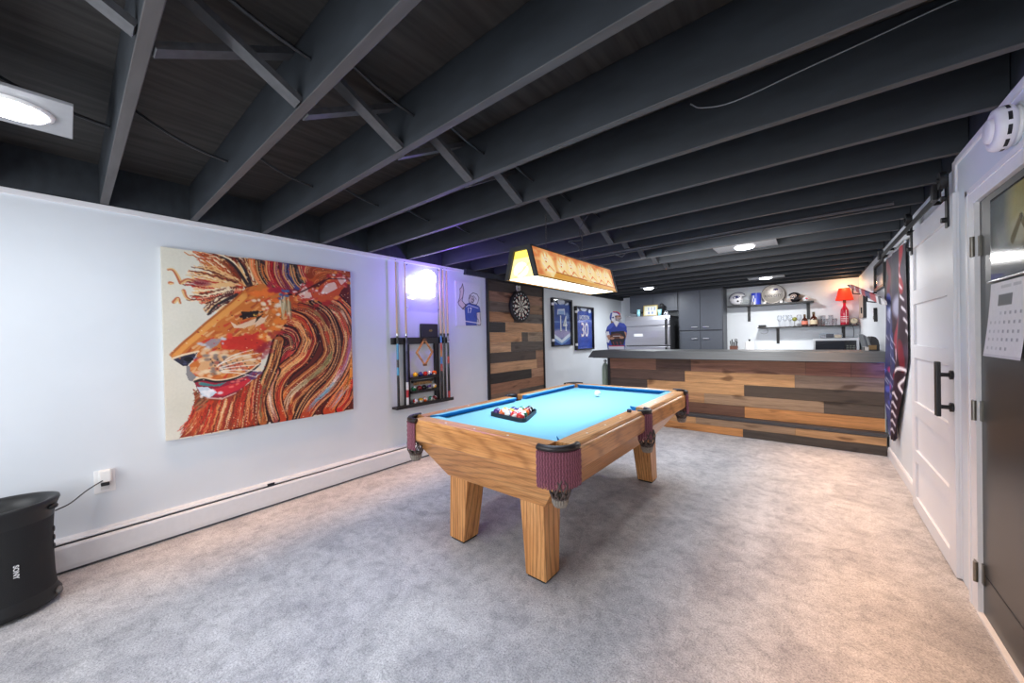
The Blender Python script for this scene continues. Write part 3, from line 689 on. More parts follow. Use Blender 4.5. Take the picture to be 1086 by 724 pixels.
# --- lion picture
S = 1000.0
def q(n): return LION[n]
def lion():
    a = Art(330, 330, 1000, 1000, (226, 222, 206))
    for k in range(60): a.ell(rng.random() * 260, rng.random() * 1000, 70, 70, (232, 228, 216) if k % 2 else (216, 214, 198), .25, 1)
    def hair(path, n, spread, cols, w=4, op=.85, jit=6, taper=.5):
        for i in range(n):
            d = (rng.random() - .5) * spread; p = offset(path, d); p = [(x + rng.normal() * jit * .3, y + rng.normal() * jit * .3) for x, y in p]
            i0 = int(rng.random() * len(p) * .3); i1 = len(p) - int(rng.random() * len(p) * .3)
            if i1 - i0 > 2: a.stroke(p[i0:i1], w * (.5 + rng.random()), w * taper, cols[int(rng.random() * len(cols))], op)
    def dots(path, d, col, step=9, r=3.2):
        p = offset(path, d); acc = 0
        for i in range(len(p) - 1):
            L = np.hypot(*(np.array(p[i + 1]) - np.array(p[i]))); m = max(1, int(L / step))
            for k in range(m): x, y = np.array(p[i]) + (np.array(p[i + 1]) - np.array(p[i])) * k / m; a.ell(x, y, r, r, col, .9, .5)
    a.poly(q('mane'), (96, 34, 26)); a.poly(q('neck'), (150, 58, 32))
    warm = [(206, 96, 40), (178, 62, 30), (226, 130, 60), (140, 44, 28), (236, 168, 96), (110, 34, 26)]
    # tufts blown forward
    fl = [('F1', (196, 112, 48)), ('F2', (180, 90, 40)), ('F3', (150, 80, 42)), ('F4', (210, 140, 84)), ('F5', (214, 150, 90)), ('F6', (190, 60, 44)), ('F7', (198, 56, 36)), ('F8', (196, 66, 40)), ('F9', (210, 90, 60)), ('F11', (214, 150, 100)), ('F10', (84, 48, 48)), ('F12', (168, 92, 44)), ('F13', (176, 86, 40)), ('F14', (150, 60, 36))]
    for n, c in fl:
        p = spline(q(n)); hair(p, 17, 60, [c, (236, 190, 130), (110, 50, 36), (c[0], int(c[1] * .7), int(c[2] * .7)), (244, 226, 190)], 7, .85, 10, .35)
    for n in ('F6', 'F7', 'F10', 'F9'): dots(spline(q(n)), 4, (236, 196, 160), 14, 3)
    for n in ('F3', 'F10', 'F12'): a.stroke(spline(q(n)), 9, 5, (46, 34, 40), .8)
    for n in ('S1', 'S2', 'S3', 'S4', 'S5'): a.stroke(spline(q(n)), 8, 3, (190, 104, 66), .9); a.stroke(offset(spline(q(n)), 5), 4, 2, (226, 190, 130), .9)
    a.ell(*q('F6')[2], 40, 18, (120, 30, 60), .6, .6)
    # top mane
    tc_ = {'T1': (206, 100, 46), 'T2': (62, 40, 42), 'T3': (190, 40, 44), 'T4': (120, 30, 52), 'T5': (70, 70, 122), 'T6': (58, 46, 44), 'T7': (176, 44, 52), 'T8': (190, 84, 36), 'T9': (150, 60, 30)}
    for n, c in tc_.items():
        p = spline(q(n)); a.stroke(p, 42, 26, c); hair(p, 16, 74, [c, tuple(min(255, x + 50) for x in c), tuple(int(x * .5) for x in c), (214, 120, 60)], 4, .7)
        dots(p, 20, (230, 190, 140), 13, 2.6); a.stroke(offset(p, 34), 4, 3, (226, 170, 110), .8)
    # mane locks
    def lock(n, w, base, cols, gap=(46, 20, 22)):
        p = spline(q(n)); a.stroke(p, w * .5 + 12, w * .42 + 10, gap); a.stroke(p, w * .5, w * .42, base)
        hair(p, int(w * .9), w * .95, cols, 3.6, .7, 7, .5); hair(p, int(w * .22), w * .8, [(246, 190, 120), (60, 22, 26), (60, 22, 26)], 2.4, .7, 6, .5)
        for k in range(9):
            i = int(rng.random() * (len(p) - 6)); a.stroke(offset(p, (rng.random() - .5) * w * .6)[i:i + 6], w * .12, w * .05, cols[int(rng.random() * len(cols))], .6)
        for d in (-.42, .33): a.stroke(offset(p, w * d), 2.6, 2.6, (236, 178, 116) if d in (-.42, .33) else (96, 34, 26), .75)
        dots(p, w * .2, (240, 206, 150), 13, 1.9)
    lock('R8', 70, (140, 28, 36), [(178, 40, 48), (110, 22, 38), (206, 70, 60), (70, 20, 34)])
    lock('G1', 30, (70, 26, 30), [(90, 34, 36), (50, 20, 26), (150, 60, 50)])
    lock('R5', 96, (200, 70, 34), [(226, 104, 44), (216, 50, 36), (240, 150, 70), (150, 36, 30)])
    lock('R6', 60, (206, 40, 34), [(220, 60, 40), (170, 26, 30), (240, 120, 70)])
    lock('R4', 92, (190, 70, 40), [(220, 110, 56), (240, 200, 160), (206, 46, 44), (176, 66, 36), (130, 100, 70)])
    lock('R2', 118, (190, 84, 40), [(218, 116, 54), (196, 66, 38), (224, 150, 80), (150, 116, 72), (168, 44, 32), (110, 34, 28)])
    lock('R3', 26, (62, 28, 30), [(80, 34, 34), (40, 20, 26), (190, 100, 60)])
    lock('R1', 92, (190, 66, 36), [(216, 96, 46), (176, 44, 32), (226, 140, 70), (206, 56, 36), (110, 30, 28)])
    lock('R9', 38, (150, 66, 60), [(196, 104, 84), (110, 40, 44), (220, 150, 120)])
    lock('R7', 52, (176, 96, 50), [(150, 130, 86), (206, 110, 54), (120, 60, 40), (226, 160, 90)])
    for n, t, c, r in (('R4', .72, (240, 226, 214), 30), ('R4', .55, (178, 110, 160), 28), ('R4', .85, (110, 160, 190), 22), ('R5', .85, (196, 176, 190), 30), ('R2', .55, (140, 140, 90), 26), ('R2', .8, (240, 206, 170), 26), ('R5', .6, (255, 160, 60), 30), ('R2', .68, (150, 140, 96), 24), ('R9', .8, (240, 200, 170), 16), ('R1', .6, (250, 190, 120), 18)):
        p = spline(q(n)); i = int(t * (len(p) - 1)); j = min(i + 4, len(p) - 1); hair(p[max(0, i - 9):min(i + 9, len(p))], 9, r * 1.1, [c, tuple(min(255, x + 20) for x in c), tuple(int(x * .8) for x in c)], 3.4, .6, 9, .25)
    # neck fur
    for n, c in zip(('N1', 'N2', 'N3', 'N4', 'N5', 'N6', 'N7', 'N8'), [(206, 120, 70), (200, 80, 42), (206, 70, 38), (196, 62, 40), (150, 60, 44), (178, 70, 44), (160, 84, 52), (120, 90, 60)]):
        p = spline(q(n)); hair(p, 22, 84, [c, (226, 150, 90), (170, 44, 32), (236, 190, 140), (214, 60, 40), (120, 44, 32)], 4.4, .8, 8, .4)
        if n > 'N3': dots(p, 0, (240, 220, 190), 12, 2.6); dots(p, 16, (70, 34, 30), 12, 2.6)
    for k in range(40):
        x, y = 108 + rng.random() * 40, 735 + rng.random() * 110; a.stroke([(x + 26, y), (x, y + 24)], 3.4, 1, (92, 66, 52) if k % 2 else (170, 120, 84), .8)
    # face
    a.poly(q('face'), (206, 116, 52))
    for k in range(340):
        x, y = 30 + rng.random() * 560, 160 + rng.random() * 540
        c = [(226, 140, 66), (190, 84, 38), (236, 176, 110), (214, 76, 40), (160, 60, 34), (240, 206, 160), (206, 40, 40)][int(rng.random() * 7)]
        if a.inside(q('face'))[min(329, int(y * .329)), min(329, int(x * .329))]: a.stroke([(x, y), (x + 30 * (rng.random() + .3), y - 26 * (rng.random() + .2))], 7, 3, c, .6)
    a.stroke(spline(q('nb')), 12, 9, (178, 92, 40), .7); a.stroke(offset(spline(q('nb')), -14), 16, 12, (232, 160, 80), .6)
    def blob(pts, col, n=16, r=14, op=.8):
        for k in range(n):
            x, y = pts[int(rng.random() * len(pts))]; a.ell(x + rng.normal() * 18, y + rng.normal() * 14, r * (.5 + rng.random()), r * .7, col, op, .7)
    a.poly(q('redcheek'), (206, 44, 40), .85); blob(q('redcheek'), (226, 70, 50), 14)
    a.poly(q('bluspot'), (150, 150, 168), .8); blob(q('bluspot'), (206, 206, 214), 8, 10)
    a.poly(q('eyelid'), (236, 206, 176), .9); a.poly(q('eye'), (44, 30, 30)); ex, ey = np.mean(q('eye'), axis=0)
    a.stroke([(ex - 60, ey + 8), (ex - 10, ey - 14), (ex + 50, ey - 24)], 7, 4, (30, 22, 26)); a.ell(ex + 10, ey - 4, 9, 7, (236, 190, 90)); a.ell(ex + 12, ey - 5, 4, 5, (20, 16, 18))
    blob([(400, 220), (440, 200), (480, 190), (500, 230)], (236, 120, 50), 16, 20); blob([(480, 160), (520, 170), (540, 200)], (170, 36, 60), 12, 18); blob([(560, 200), (570, 215)], (70, 100, 150), 7, 12, .9)
    blob([(420, 250), (455, 265), (470, 290)], (246, 226, 200), 10, 12)
    blob([(530, 380), (500, 430), (450, 470), (540, 330)], (236, 130, 50), 22, 22); blob([(470, 470), (520, 410)], (250, 200, 140), 10, 12); blob([(380, 480), (330, 500), (420, 520)], (200, 52, 40), 20, 20); blob([(540, 260), (560, 320), (545, 300)], (240, 220, 196), 14, 12)
    blob([(520, 440), (430, 560), (470, 520)], (150, 34, 46), 16, 20, .6)
    # muzzle
    a.poly(q('muzfront'), (140, 138, 140)); mz = [(150, 600), (190, 570), (240, 560), (300, 570), (350, 590), (400, 600), (420, 620), (330, 660), (240, 670), (160, 660), (130, 640)]
    a.poly(mz, (222, 170, 120)); blob(mz, (240, 216, 180), 30, 16, .7); blob([(190, 600), (230, 590), (260, 620), (200, 640)], (120, 110, 112), 22, 12, .7); blob([(240, 630), (280, 640), (330, 640)], (200, 90, 66), 18, 12, .7)
    for r in range(4):
        for k in range(6): a.ell(190 + k * 30 + r * 9, 590 + r * 18 + k * 3, 4, 4, (60, 40, 40), .8, .5)
    a.poly(q('nose'), (44, 44, 62)); nx, ny = np.mean(q('nose'), axis=0); a.stroke([q('nose')[0], q('nose')[6], q('nose')[5]], 5, 5, (240, 214, 180)); blob([(nx + 4, ny - 4), (nx + 10, ny)], (86, 96, 140), 4, 8, .5); a.ell(nx + 16, ny - 2, 20, 13, (20, 16, 22), .9)
    a.poly(q('lip'), (150, 40, 62)); a.poly(q('lipred'), (206, 46, 60)); a.poly(q('teal'), (70, 130, 134)); a.poly(q('chinwhite'), (206, 220, 232)); blob([(160, 775), (175, 780)], (246, 246, 250), 8, 12); blob([(300, 730), (330, 720)], (240, 120, 110), 8, 8); blob([(380, 700), (400, 680)], (90, 60, 110), 10, 12)
    a.stroke(spline(q('ml')), 7, 4, (36, 26, 34), .95); a.stroke(offset(spline(q('ml')), -9), 4, 3, (242, 214, 178), .8); a.stroke([(170, 800), (235, 815), (300, 790)], 4, 3, (226, 206, 196), .8)
    # ear
    a.poly(q('ear'), (206, 84, 44)); blob(q('ear'), (176, 40, 40), 24, 18); blob(q('ear'), (240, 150, 70), 14, 14)
    for n in ('earw1', 'earw2', 'earw3'): a.poly(q(n), (240, 214, 200), .85); blob(q(n), (248, 238, 232), 8, 10); blob(q(n), (214, 110, 90), 9, 9, .7); a.stroke(spline(q(n) + [q(n)[0]]), 4, 2, (196, 60, 50), .7)
    blob(q('earw3'), (196, 60, 60), 12, 9); ec = np.mean(q('ear'), axis=0); a.stroke([q('ear')[2], q('ear')[5], q('ear')[7]], 6, 3, (70, 24, 30), .8)
    for k in range(26): x = 545 + rng.random() * 60; a.stroke([(x, 210 + rng.random() * 50), (x + 10 - rng.random() * 20, 300 + rng.random() * 60)], 3, 1.5, (226, 206, 160) if k % 2 else (120, 110, 84), .8)
    for n in ('W1', 'W2', 'W3', 'W4', 'W5', 'W6'): a.stroke(spline(q(n)), 2.6, 1.6, (246, 238, 226), .95)
    for k in range(500):      # paint spatter over the animal
        x, y = rng.random() * 1000, rng.random() * 1000
        if np.abs(a.a[min(329, int(y * .33)), min(329, int(x * .33))] - C(226, 222, 206)).sum() > .5: a.ell(x, y, 3 + 2 * rng.random(), 3, [(250, 226, 190), (240, 140, 70), (70, 24, 26), (214, 50, 44)][k % 4], .7, .5)
    return a
T = thing('canvas_print', 'large square canvas painting of a lion head in fiery orange and red', 'painting', (XL, 1.057, .657))
CW, CH = 1.302, 1.31; F = LW(.406, .657)
MB().fbox(F, 0, CW, 0, CH, .0015, .032).build('stretcher', mat('canvas_edge', (214, 212, 204), .7, var=.03), T)
MB().art(F, lion(), CW, CH, w=.0335).build('painted_front', ART, T)

# --- outlet with adapter, speaker with cord
T = thing('wall_outlet', 'white wall outlet plate above the baseboard heater beside the black speaker', 'outlet', (XL, .128, .47))
F = LW(.128, .47)
MB().fbox(F, -.045, .045, -.07, .07, 0, .007).build('plate', WHITE, T, bevel=.003)
m = MB()
for s in (1, -1):
    m.fbox(F, -.018, .018, s * .032 - .02, s * .032 + .02, .007, .009)
m.build('socket', mat('socket_white', (216, 216, 214), .4, var=.02), T, bevel=.002)
T = thing('power_adapter', 'white plug in adapter in the upper socket of the wall outlet', 'adapter', (XL + .01, .128, .50))
MB().fbox(F, -.027, .027, .0, .075, .0092, .05).build('body', mat('adapter_white', (240, 240, 238), .35, var=.02), T, bevel=.008)
MB().fbox(F, -.018, .018, -.022, -.001, .0092, .045).build('black_plug', BLKP, T, bevel=.004)
sp = (-3.08, -.235, 0)
T = thing('party_speaker', 'tall black oval party speaker standing on the carpet below the ceiling light', 'speaker', sp)
SPK = mat('speaker_grille', (22, 23, 25), .7, var=.35, ns=300, bmp=.3); SPB = mat('speaker_body', (25, 26, 28), .45, var=.08)
F = Fr(sp, (0, 1, 0), (-1, 0, 0), (0, 0, 1)); su, sv = 1, .84
MB().lathe(F, [(.001, .012), (.165, .012), (.186, .02), (.192, .045), (.178, .075), (.176, .085)], 48, su=su, sv=sv).build('base', SPB, T)
MB().lathe(F, [(.176, .085), (.171, .14), (.168, .25), (.169, .38), (.172, .44)], 48, su=su, sv=sv).build('grille', SPK, T)
MB().lathe(F, [(.172, .44), (.176, .47), (.186, .50), (.194, .522), (.192, .532), (.178, .534), (.155, .525), (.14, .50), (.12, .46), (.001, .455)], 48, su=su, sv=sv).build('top_handle', SPB, T)
SLOT = mat('slot_dark', (14, 14, 15), .6)
for aa in (-22, 190):
    a = radians(aa); MB().sphere(F(.180 * su * cos(a), .180 * sv * sin(a), .49), .034, 16, 10, sc=(1.0, .6, .4)).build('handle_slot', SLOT, T)
aS = radians(-72); nrm = Vector(F(cos(aS) * su, sin(aS) * sv, 0)) - Vector(F(0, 0, 0)); tg = Vector((-nrm.y, nrm.x, 0)).normalized(); nn = nrm.normalized()
# lettering runs up the front of the grille
def lettering_on(a, zz, size, txt):
    p = F(.169 * cos(a) * su, .169 * sin(a) * sv, zz); n_ = Vector((-sin(a) / sv, cos(a) / su, 0)); n_ = (Vector((0, 1, 0)) * cos(a) / su + Vector((-1, 0, 0)) * sin(a) / sv).normalized(); t_ = Vector((0, 0, 1)).cross(n_)
    return MB().text(txt, Fr(p, t_, (0, 0, 1), n_), size, w=.003, ext=.001, rot=-pi / 2, bold=.0006)
lettering_on(radians(-71), .235, .024, 'SONY').build('lettering', WHITE, T)
m = MB()
for k in range(3):
    a = radians(-6); p = F(.1705 * cos(a), .1705 * sv * sin(a), .27 + k * .045); m.sphere(p, .011, 10, 6, sc=(1, .4, 1.4))
m.build('side_button', mat('grey_rubber', (70, 71, 74), .6), T)
m = MB(); a = radians(-18); m.sphere(F(.19 * cos(a), .19 * sv * sin(a), .048), .03, 14, 8, sc=(1, .5, .5)); m.build('cable_port', mat('port_grey', (96, 92, 90), .5), T)
c0 = Vector(F(.176, -.02, .452))
m = MB().tube(spline([c0, c0 + Vector((-.06, .05, .004)), (-3.28, .055, .466), (-3.358, .122, .486), (-3.365, .128, .488)], 8), .0035, 6)
m.build('power_cord', BLKP, T)

# --- neon sign on a clear panel
T = thing('neon_sign', 'glowing white neon sign on a clear panel above the cue rack', 'neon sign', (XL, 2.56, 1.62))
MB().box((XL + .018, 2.325, 1.62), (XL + .023, 2.80, 2.145)).build('clear_panel', GLASS, T)
EDGE = emis('edge_lit', (206, 206, 255), .55, (240, 240, 255)); m = MB()  # edges made to glow, for neon light caught in the panel
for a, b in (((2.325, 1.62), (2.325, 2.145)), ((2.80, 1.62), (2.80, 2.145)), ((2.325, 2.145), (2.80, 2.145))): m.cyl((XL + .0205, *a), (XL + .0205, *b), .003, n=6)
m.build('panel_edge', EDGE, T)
m = MB()
for y in (2.345, 2.78):
    for z in (1.66, 2.125): m.cyl((XL, y, z), (XL + .028, y, z), .006, n=10)
m.build('standoff', CHROME, T)
FNe = Fr((XL + .024, 0, 0), (0, 1, 0), (0, 0, 1), (1, 0, 0))
npts = [(y + .0, z) for y, z in NEON]
MB().ext(FNe, npts, 0, .004).build('sign_backing_glow', emis('sign_backing_glow', (238, 240, 255), 1.6), T)  # plate given its own glow for the tubes' light on it
m = MB(); m.tube([FNe(y, z, .012) for y, z in spline(npts + [npts[0]], 4)[:-1]], .007, 8, closed=True)
cyN, czN = np.mean([p[0] for p in npts]), np.mean([p[1] for p in npts])
m.tube([FNe(cyN - .13, czN + .02, .012), FNe(cyN - .02, czN + .05, .012), FNe(cyN + .13, czN + .07, .012)], .006, 8)
m.tube([FNe(cyN - .12, czN - .04, .012), FNe(cyN + .0, czN - .02, .012), FNe(cyN + .13, czN - .02, .012)], .006, 8)
m.build('neon_tube', emis('neon_white', (244, 244, 255), 7), T)

# --- picture of a player
def player():
    a = Art(100, 132, .428, .56, (224, 226, 232))
    def L(n): return [((y - 3.05) * 1.0, 2.03 - z) for y, z in PLAYER[n]]
    ink, blu, wht = (56, 52, 62), (66, 92, 176), (238, 238, 242)
    for n, c in (('arm', (222, 206, 200)), ('arm2', (226, 214, 212)), ('body', blu), ('head', (232, 232, 236))):
        p = L(n); a.poly(p, c); a.stroke(p + [p[0]], .0042, .0042, ink if n != 'body' else (52, 60, 120))
    p = L('face'); a.poly(p, (206, 196, 196)); a.stroke(p, .003, .003, ink)
    b = L('body'); x0, x1 = min(x for x, y in b), max(x for x, y in b); y0, y1 = min(y for x, y in b), max(y for x, y in b)
    for k in range(9):
        x, y = x0 + .02 + rng.random() * (x1 - x0 - .05), y0 + rng.random() * (y1 - y0); a.stroke([(x, y), (x + .03, y + .04)], .003, .002, (44, 62, 140), .8)
    a.stroke([(x0 + .02, y0 + .05), (x0 + .07, y0 + .03), (x1 - .04, y0 + .06)], .006, .006, (206, 214, 240)); a.stroke([(x0 + .01, y1 - .05), (x1 - .04, y1 - .03)], .006, .006, wht)
    h = L('head'); hx = np.mean([x for x, y in h]); hy = np.mean([y for x, y in h])
    a.stroke([(hx - .03, hy + .0), (hx + .01, hy + .02), (hx - .02, hy + .05)], .004, .004, ink); a.stroke([(hx - .045, hy + .03), (hx - .01, hy + .045)], .003, .003, ink); a.stroke([(hx + .0, hy - .05), (hx + .05, hy + .0)], .004, .004, (120, 120, 136))
    a.ell(hx - .02, hy - .005, .006, .005, ink)
    ar = L('arm'); a.stroke([ar[4], ar[11]], .003, .003, ink, .7); a.stroke([ar[7], ar[9]], .008, .008, (70, 56, 60), .8); a.stroke([ar[1], ar[3], ar[5]], .004, .004, ink)
    return a
T = thing('canvas_print', 'small white canvas drawing of a player in a blue shirt pointing one finger up', 'picture', (XL, 3.26, 1.47)); F = LW(3.05, 1.47)
MB().fbox(F, 0, .428, 0, .56, .0015, .018).build('stretcher', mat('canvas_white', (222, 224, 230), .6, var=.02), T)
MB().art(F, player(), .428, .56, w=.0195).build('drawing', ART, T)
MB().text('17', Fr(F(.222, .20, .0195), (1 * 0, 1, 0), (0, 0, 1), (1, 0, 0)), .10, w=.001, ext=.0004, bold=.001, sx=.85).build('lettering', WHITE, T)

# --- cue rack
T = thing('cue_rack', 'black wooden wall cue rack with shelves of balls under the neon sign', 'cue rack', (XL, 2.52, .59)); F = LW(0, 0)
MB().fbox(F, 2.137, 2.889, 1.262, 1.335, .005, .045).build('top_bar', BLKW, T, bevel=.003)
MB().fbox(F, 2.285, 2.345, .61, 1.30, .004, .04).build('post', BLKW, T, bevel=.003)
MB().fbox(F, 2.69, 2.748, .61, 1.30, .004, .04).build('post', BLKW, T, bevel=.003)
for z in (.897, .747):
    m = MB().fbox(F, 2.33, 2.71, z - .02, z, .004, .085); m.fbox(F, 2.33, 2.71, z, z + .012, .078, .085); m.build('shelf', BLKW, T, bevel=.002)
m = MB().fbox(F, 2.135, 2.907, .585, .61, .004, .10); m.fbox(F, 2.135, 2.907, .61, .622, .092, .10); m.build('base', BLKW, T, bevel=.003)
cues = [2.18, 2.29, 2.762, 2.812, 2.868]
for y in cues + [2.23, 2.845]:
    m = MB()
    m.tube([F(y + .017 * cos(a), 1.30, .062 + .017 * sin(a)) for a in [radians(-130 + 260 * k / 12 + 90 + 180) for k in range(13)]], .004, 6); m.build('cue_clip', BLKP, T)
SHAFT = mat('cue_shaft', (206, 178, 140), .3, var=.1, scale=(8, 8, 1)); TIP = mat('cue_tip', (70, 90, 130), .7)
ARTC = artmat('cue_butt', .25, coat=.4)
cl = ['pale cue with blue ringed black butt at the left end of the rack', 'cue with a white and red striped butt, second from the left in the rack', 'cue with a blue and red flecked butt, just right of the black box', 'cue with a plain black butt, middle of the three at the right of the rack', 'cue with a red ringed black butt at the right end of the rack']
bands = [[(40, 42, 46)] * 3 + [(40, 42, 46), (60, 150, 190), (40, 42, 46), (60, 150, 190), (60, 150, 190), (36, 36, 40)],
         [(226, 226, 230), (190, 60, 70), (226, 226, 230), (60, 60, 90), (50, 52, 84), (60, 62, 96), (48, 50, 80), (70, 74, 110), (60, 60, 84)],
         [(30, 30, 34), (30, 30, 34), (30, 30, 36), (30, 30, 34), (170, 60, 60), (70, 130, 190), (190, 120, 60), (180, 60, 60), (60, 120, 190)],
         [(28, 28, 30)] * 9, [(190, 60, 60), (30, 30, 34), (30, 30, 34), (30, 30, 34), (30, 30, 34), (180, 60, 56), (30, 30, 34), (30, 30, 34), (150, 150, 156)]]
for y, lb, bd in zip(cues, cl, bands):
    z0 = .612; x = XL + .062
    t = thing('pool_cue', lb, 'pool cue', (x, y, z0), 'cues in the rack')
    m = MB(); n = len(bd)
    for k in range(n): za, zb_ = z0 + .74 * k / n, z0 + .74 * (k + 1) / n; m.cyl((x, y, za), (x, y, zb_), .0145 - .003 * k / n, .0145 - .003 * (k + 1) / n, 14, col=lin(bd[k]), cap=(k == 0))
    m.build('butt', ARTC, t)
    MB().cyl((x, y, z0 + .74), (x, y, z0 + .765), .0116, n=14).build('joint_collar', CHROME if y in cues[:2] else BLKP, t)
    MB().cyl((x, y, z0 + .765), (x, y, 2.125), .0112, .0068, 14).build('shaft', SHAFT, t)
    m = MB().cyl((x, y, 2.125), (x, y, 2.14), .0068, .0066, 12); m.build('ferrule', WHITE, t); MB().cyl((x, y, 2.14), (x, y, 2.148), .0066, .005, 12).build('tip', TIP, t)
t = thing('black_box', 'flat black box with a small gold emblem standing on the rack top bar', 'box', (XL + .02, 2.628, 1.336))
MB().fbox(F, 2.51, 2.742, 1.336, 1.488, .004, .034).build('case', mat('matte_black', (40, 40, 44), .6), t, bevel=.003)
m = MB(); pts = [F(2.635 + .022 * cos(a), 1.412 + .011 * sin(a), .0355) for a in [2 * pi * k / 20 for k in range(20)]]; m.tube(pts, .002, 5, closed=True); m.tube([F(2.617, 1.412, .0355), F(2.653, 1.412, .0355)], .003, 5); m.build('emblem', mat('gold_emblem', (190, 160, 90), .35, .8), t)
t = thing('diamond_rack', 'wooden diamond ball rack hanging from the cue rack top bar', 'ball rack', (XL + .055, 2.527, 1.165)); m = MB()
dm = [(2.527, 1.322), (2.410, 1.168), (2.527, 1.012), (2.644, 1.168)]
A_ = dm; c_ = (2.527, 1.167); B_ = [(c_[0] + (p - c_[0]) * .82, c_[1] + (z - c_[1]) * .85) for p, z in dm]
vs = [F(*p, .048) for p in A_] + [F(*p, .072) for p in A_] + [F(*p, .072) for p in B_] + [F(*p, .048) for p in B_]
m.add(vs, [(r * 4 + i, r * 4 + (i + 1) % 4, ((r + 1) % 4) * 4 + (i + 1) % 4, ((r + 1) % 4) * 4 + i) for r in range(4) for i in range(4)]); m.build('wooden_frame', OZ, t, bevel=.003)
m = MB()
for i in (0, 2): m.fbox(F, dm[i][0] - .02, dm[i][0] + .02, dm[i][1] - .012 + (-.016 if i == 0 else .016), dm[i][1] + .012 + (-.016 if i == 0 else .016), .046, .0745)
m.build('corner_cap', mat('brown_plastic', (120, 80, 50), .4), t, bevel=.004)
m = MB().fbox(F, 2.521, 2.533, 1.30, 1.345, .046, .05); m.cyl(F(2.527, 1.302, .046), F(2.527, 1.302, .08), .004, n=8); m.build('hook', BLK, t)
sh = {.897: ([1, 2, 3, 10, 5], [2.405, 2.475, 2.54, 2.60, 2.665], 'on the cue rack upper shelf'), .747: ([6, 7, 8, 12, 9], [2.385, 2.455, 2.52, 2.59, 2.66], 'on the cue rack middle shelf'), .61: ([11, 9, 13, 14, 15], [2.40, 2.47, 2.53, 2.60, 2.662], 'on the cue rack bottom ledge')}
for z, (ns_, ys, wh) in sh.items():
    for k, (n_, y) in enumerate(zip(ns_, ys)): ball(n_, (XL + .046 + .0, y, z + BR + .0003), bname(n_) + ' ball ' + wh + ', ' + ['first', 'second', 'third', 'fourth', 'fifth'][k] + ' from the left', 'balls on the cue rack')
t = thing('table_brush', 'dark wooden table brush with tan bristles lying behind the balls on the middle shelf', 'brush', (XL + .0, 2.52, .806))
MB().ext(LW(0, 0), [(2.375, .862), (2.385, .832), (2.42, .832), (2.43, .842), (2.615, .842), (2.625, .832), (2.66, .832), (2.67, .862), (2.64, .858), (2.52, .856), (2.40, .858)], .004, .03).build('handle', BLKW, t, bevel=.003)
m = MB()
for k in range(44): y = 2.40 + .245 * k / 43; m.cyl(F(y, .842, .017), F(y + (random.random() - .5) * .006, .807, .017 + (random.random() - .5) * .01), .0032, .0025, 5)
m.build('bristles', mat('tan_bristle', (176, 136, 90), .8), t)

# --- plank panel and dartboard
t = thing('plank_panel', 'black framed panel of mixed rustic wood planks behind the dartboard', 'wall panel', (XL, 4.275, .45)); F = LW(3.60, 0)
Wp, ztop, rh = 1.35, 2.105, .1424
rowsL = [[(1, (66, 58, 54))], [(1, (132, 100, 82))], [(.52, (112, 98, 88)), (.48, (146, 112, 84))], [(.42, (182, 134, 94)), (.58, (84, 76, 70))], [(.27, (64, 60, 58)), (.73, (168, 130, 96))], [(.56, (172, 132, 96)), (.12, (88, 78, 70)), (.32, (142, 122, 102))], [(.36, (170, 136, 104)), (.64, (90, 82, 76))], [(.84, (76, 66, 60)), (.16, (150, 116, 92))], [(.86, (170, 134, 102)), (.14, (132, 98, 78))], [(.74, (58, 52, 48)), (.26, (156, 120, 96))], [(1, (156, 112, 86))], [(.5, (120, 96, 80)), (.5, (90, 78, 70))]]
m = MB()
for r, row in enumerate(rowsL):
    u = .028
    for w, c in row:
        u1 = u + w * (Wp - .056); k = .9 + .2 * random.random(); m.fbox(F, u + .001, u1 - .001, max(.45, ztop - (r + 1) * rh + .001), ztop - r * rh - .001, .004, .018 + .004 * random.random(), col=lin(tuple(x * k for x in c))); u = u1
m.build('planks', PLY, t)
m = MB()
m.fbox(F, 0, .03, .44, 2.137, .002, .035); m.fbox(F, Wp - .03, Wp, .44, 2.137, .002, .035); m.fbox(F, .03, Wp - .03, 2.107, 2.137, .002, .035); m.fbox(F, .03, Wp - .03, .42, .45, .002, .035)
m.build('frame', BLKW, t)
t = thing('dartboard', 'round black and white dartboard hung high on the plank panel', 'dartboard', (XL + .03, 4.29, 1.785)); F = LW(4.29, 1.775, XL + .024)
MB().lathe(F, [(.001, 0), (.225, 0), (.232, .008), (.232, .04), (.226, .047), (.21, .048)], 56).build('rim', BLKP, t)
m = MB(); bk, wh, rd, gn = lin((26, 25, 26)), lin((226, 220, 204)), lin((150, 50, 48)), lin((50, 84, 66))
for k in range(20):
    a0, a1 = radians(-9 + 18 * k + 90), radians(9 + 18 * k + 90)
    for r0, r1, c in ((.016, .095, bk if k % 2 == 0 else wh), (.095, .104, rd if k % 2 == 0 else gn), (.104, .156, bk if k % 2 == 0 else wh), (.156, .166, rd if k % 2 == 0 else gn), (.166, .212, bk)):
        aa = [a0 + (a1 - a0) * j / 3 for j in range(4)]
        m.add([F(r0 * cos(a), r0 * sin(a), .049) for a in aa] + [F(r1 * cos(a), r1 * sin(a), .049) for a in aa], [(j, 4 + j, 5 + j, j + 1) for j in range(3)], col=c)
m.lathe(F, [(.016, .0492), (.008, .0496)], 20, col=gn); m.lathe(F, [(.008, .0496), (.0001, .0497)], 20, col=rd); m.build('sisal_face', artmat('sisal', .85), t)
m = MB()
for k, nb in enumerate((20, 1, 18, 4, 13, 6, 10, 15, 2, 17, 3, 19, 7, 16, 8, 11, 14, 9, 12, 5)): a = radians(90 - 18 * k); m.text(str(nb), F, .03, .188 * cos(a), .188 * sin(a), .050, bold=.001)
m.build('number_ring', WHITE, t)
m = MB()
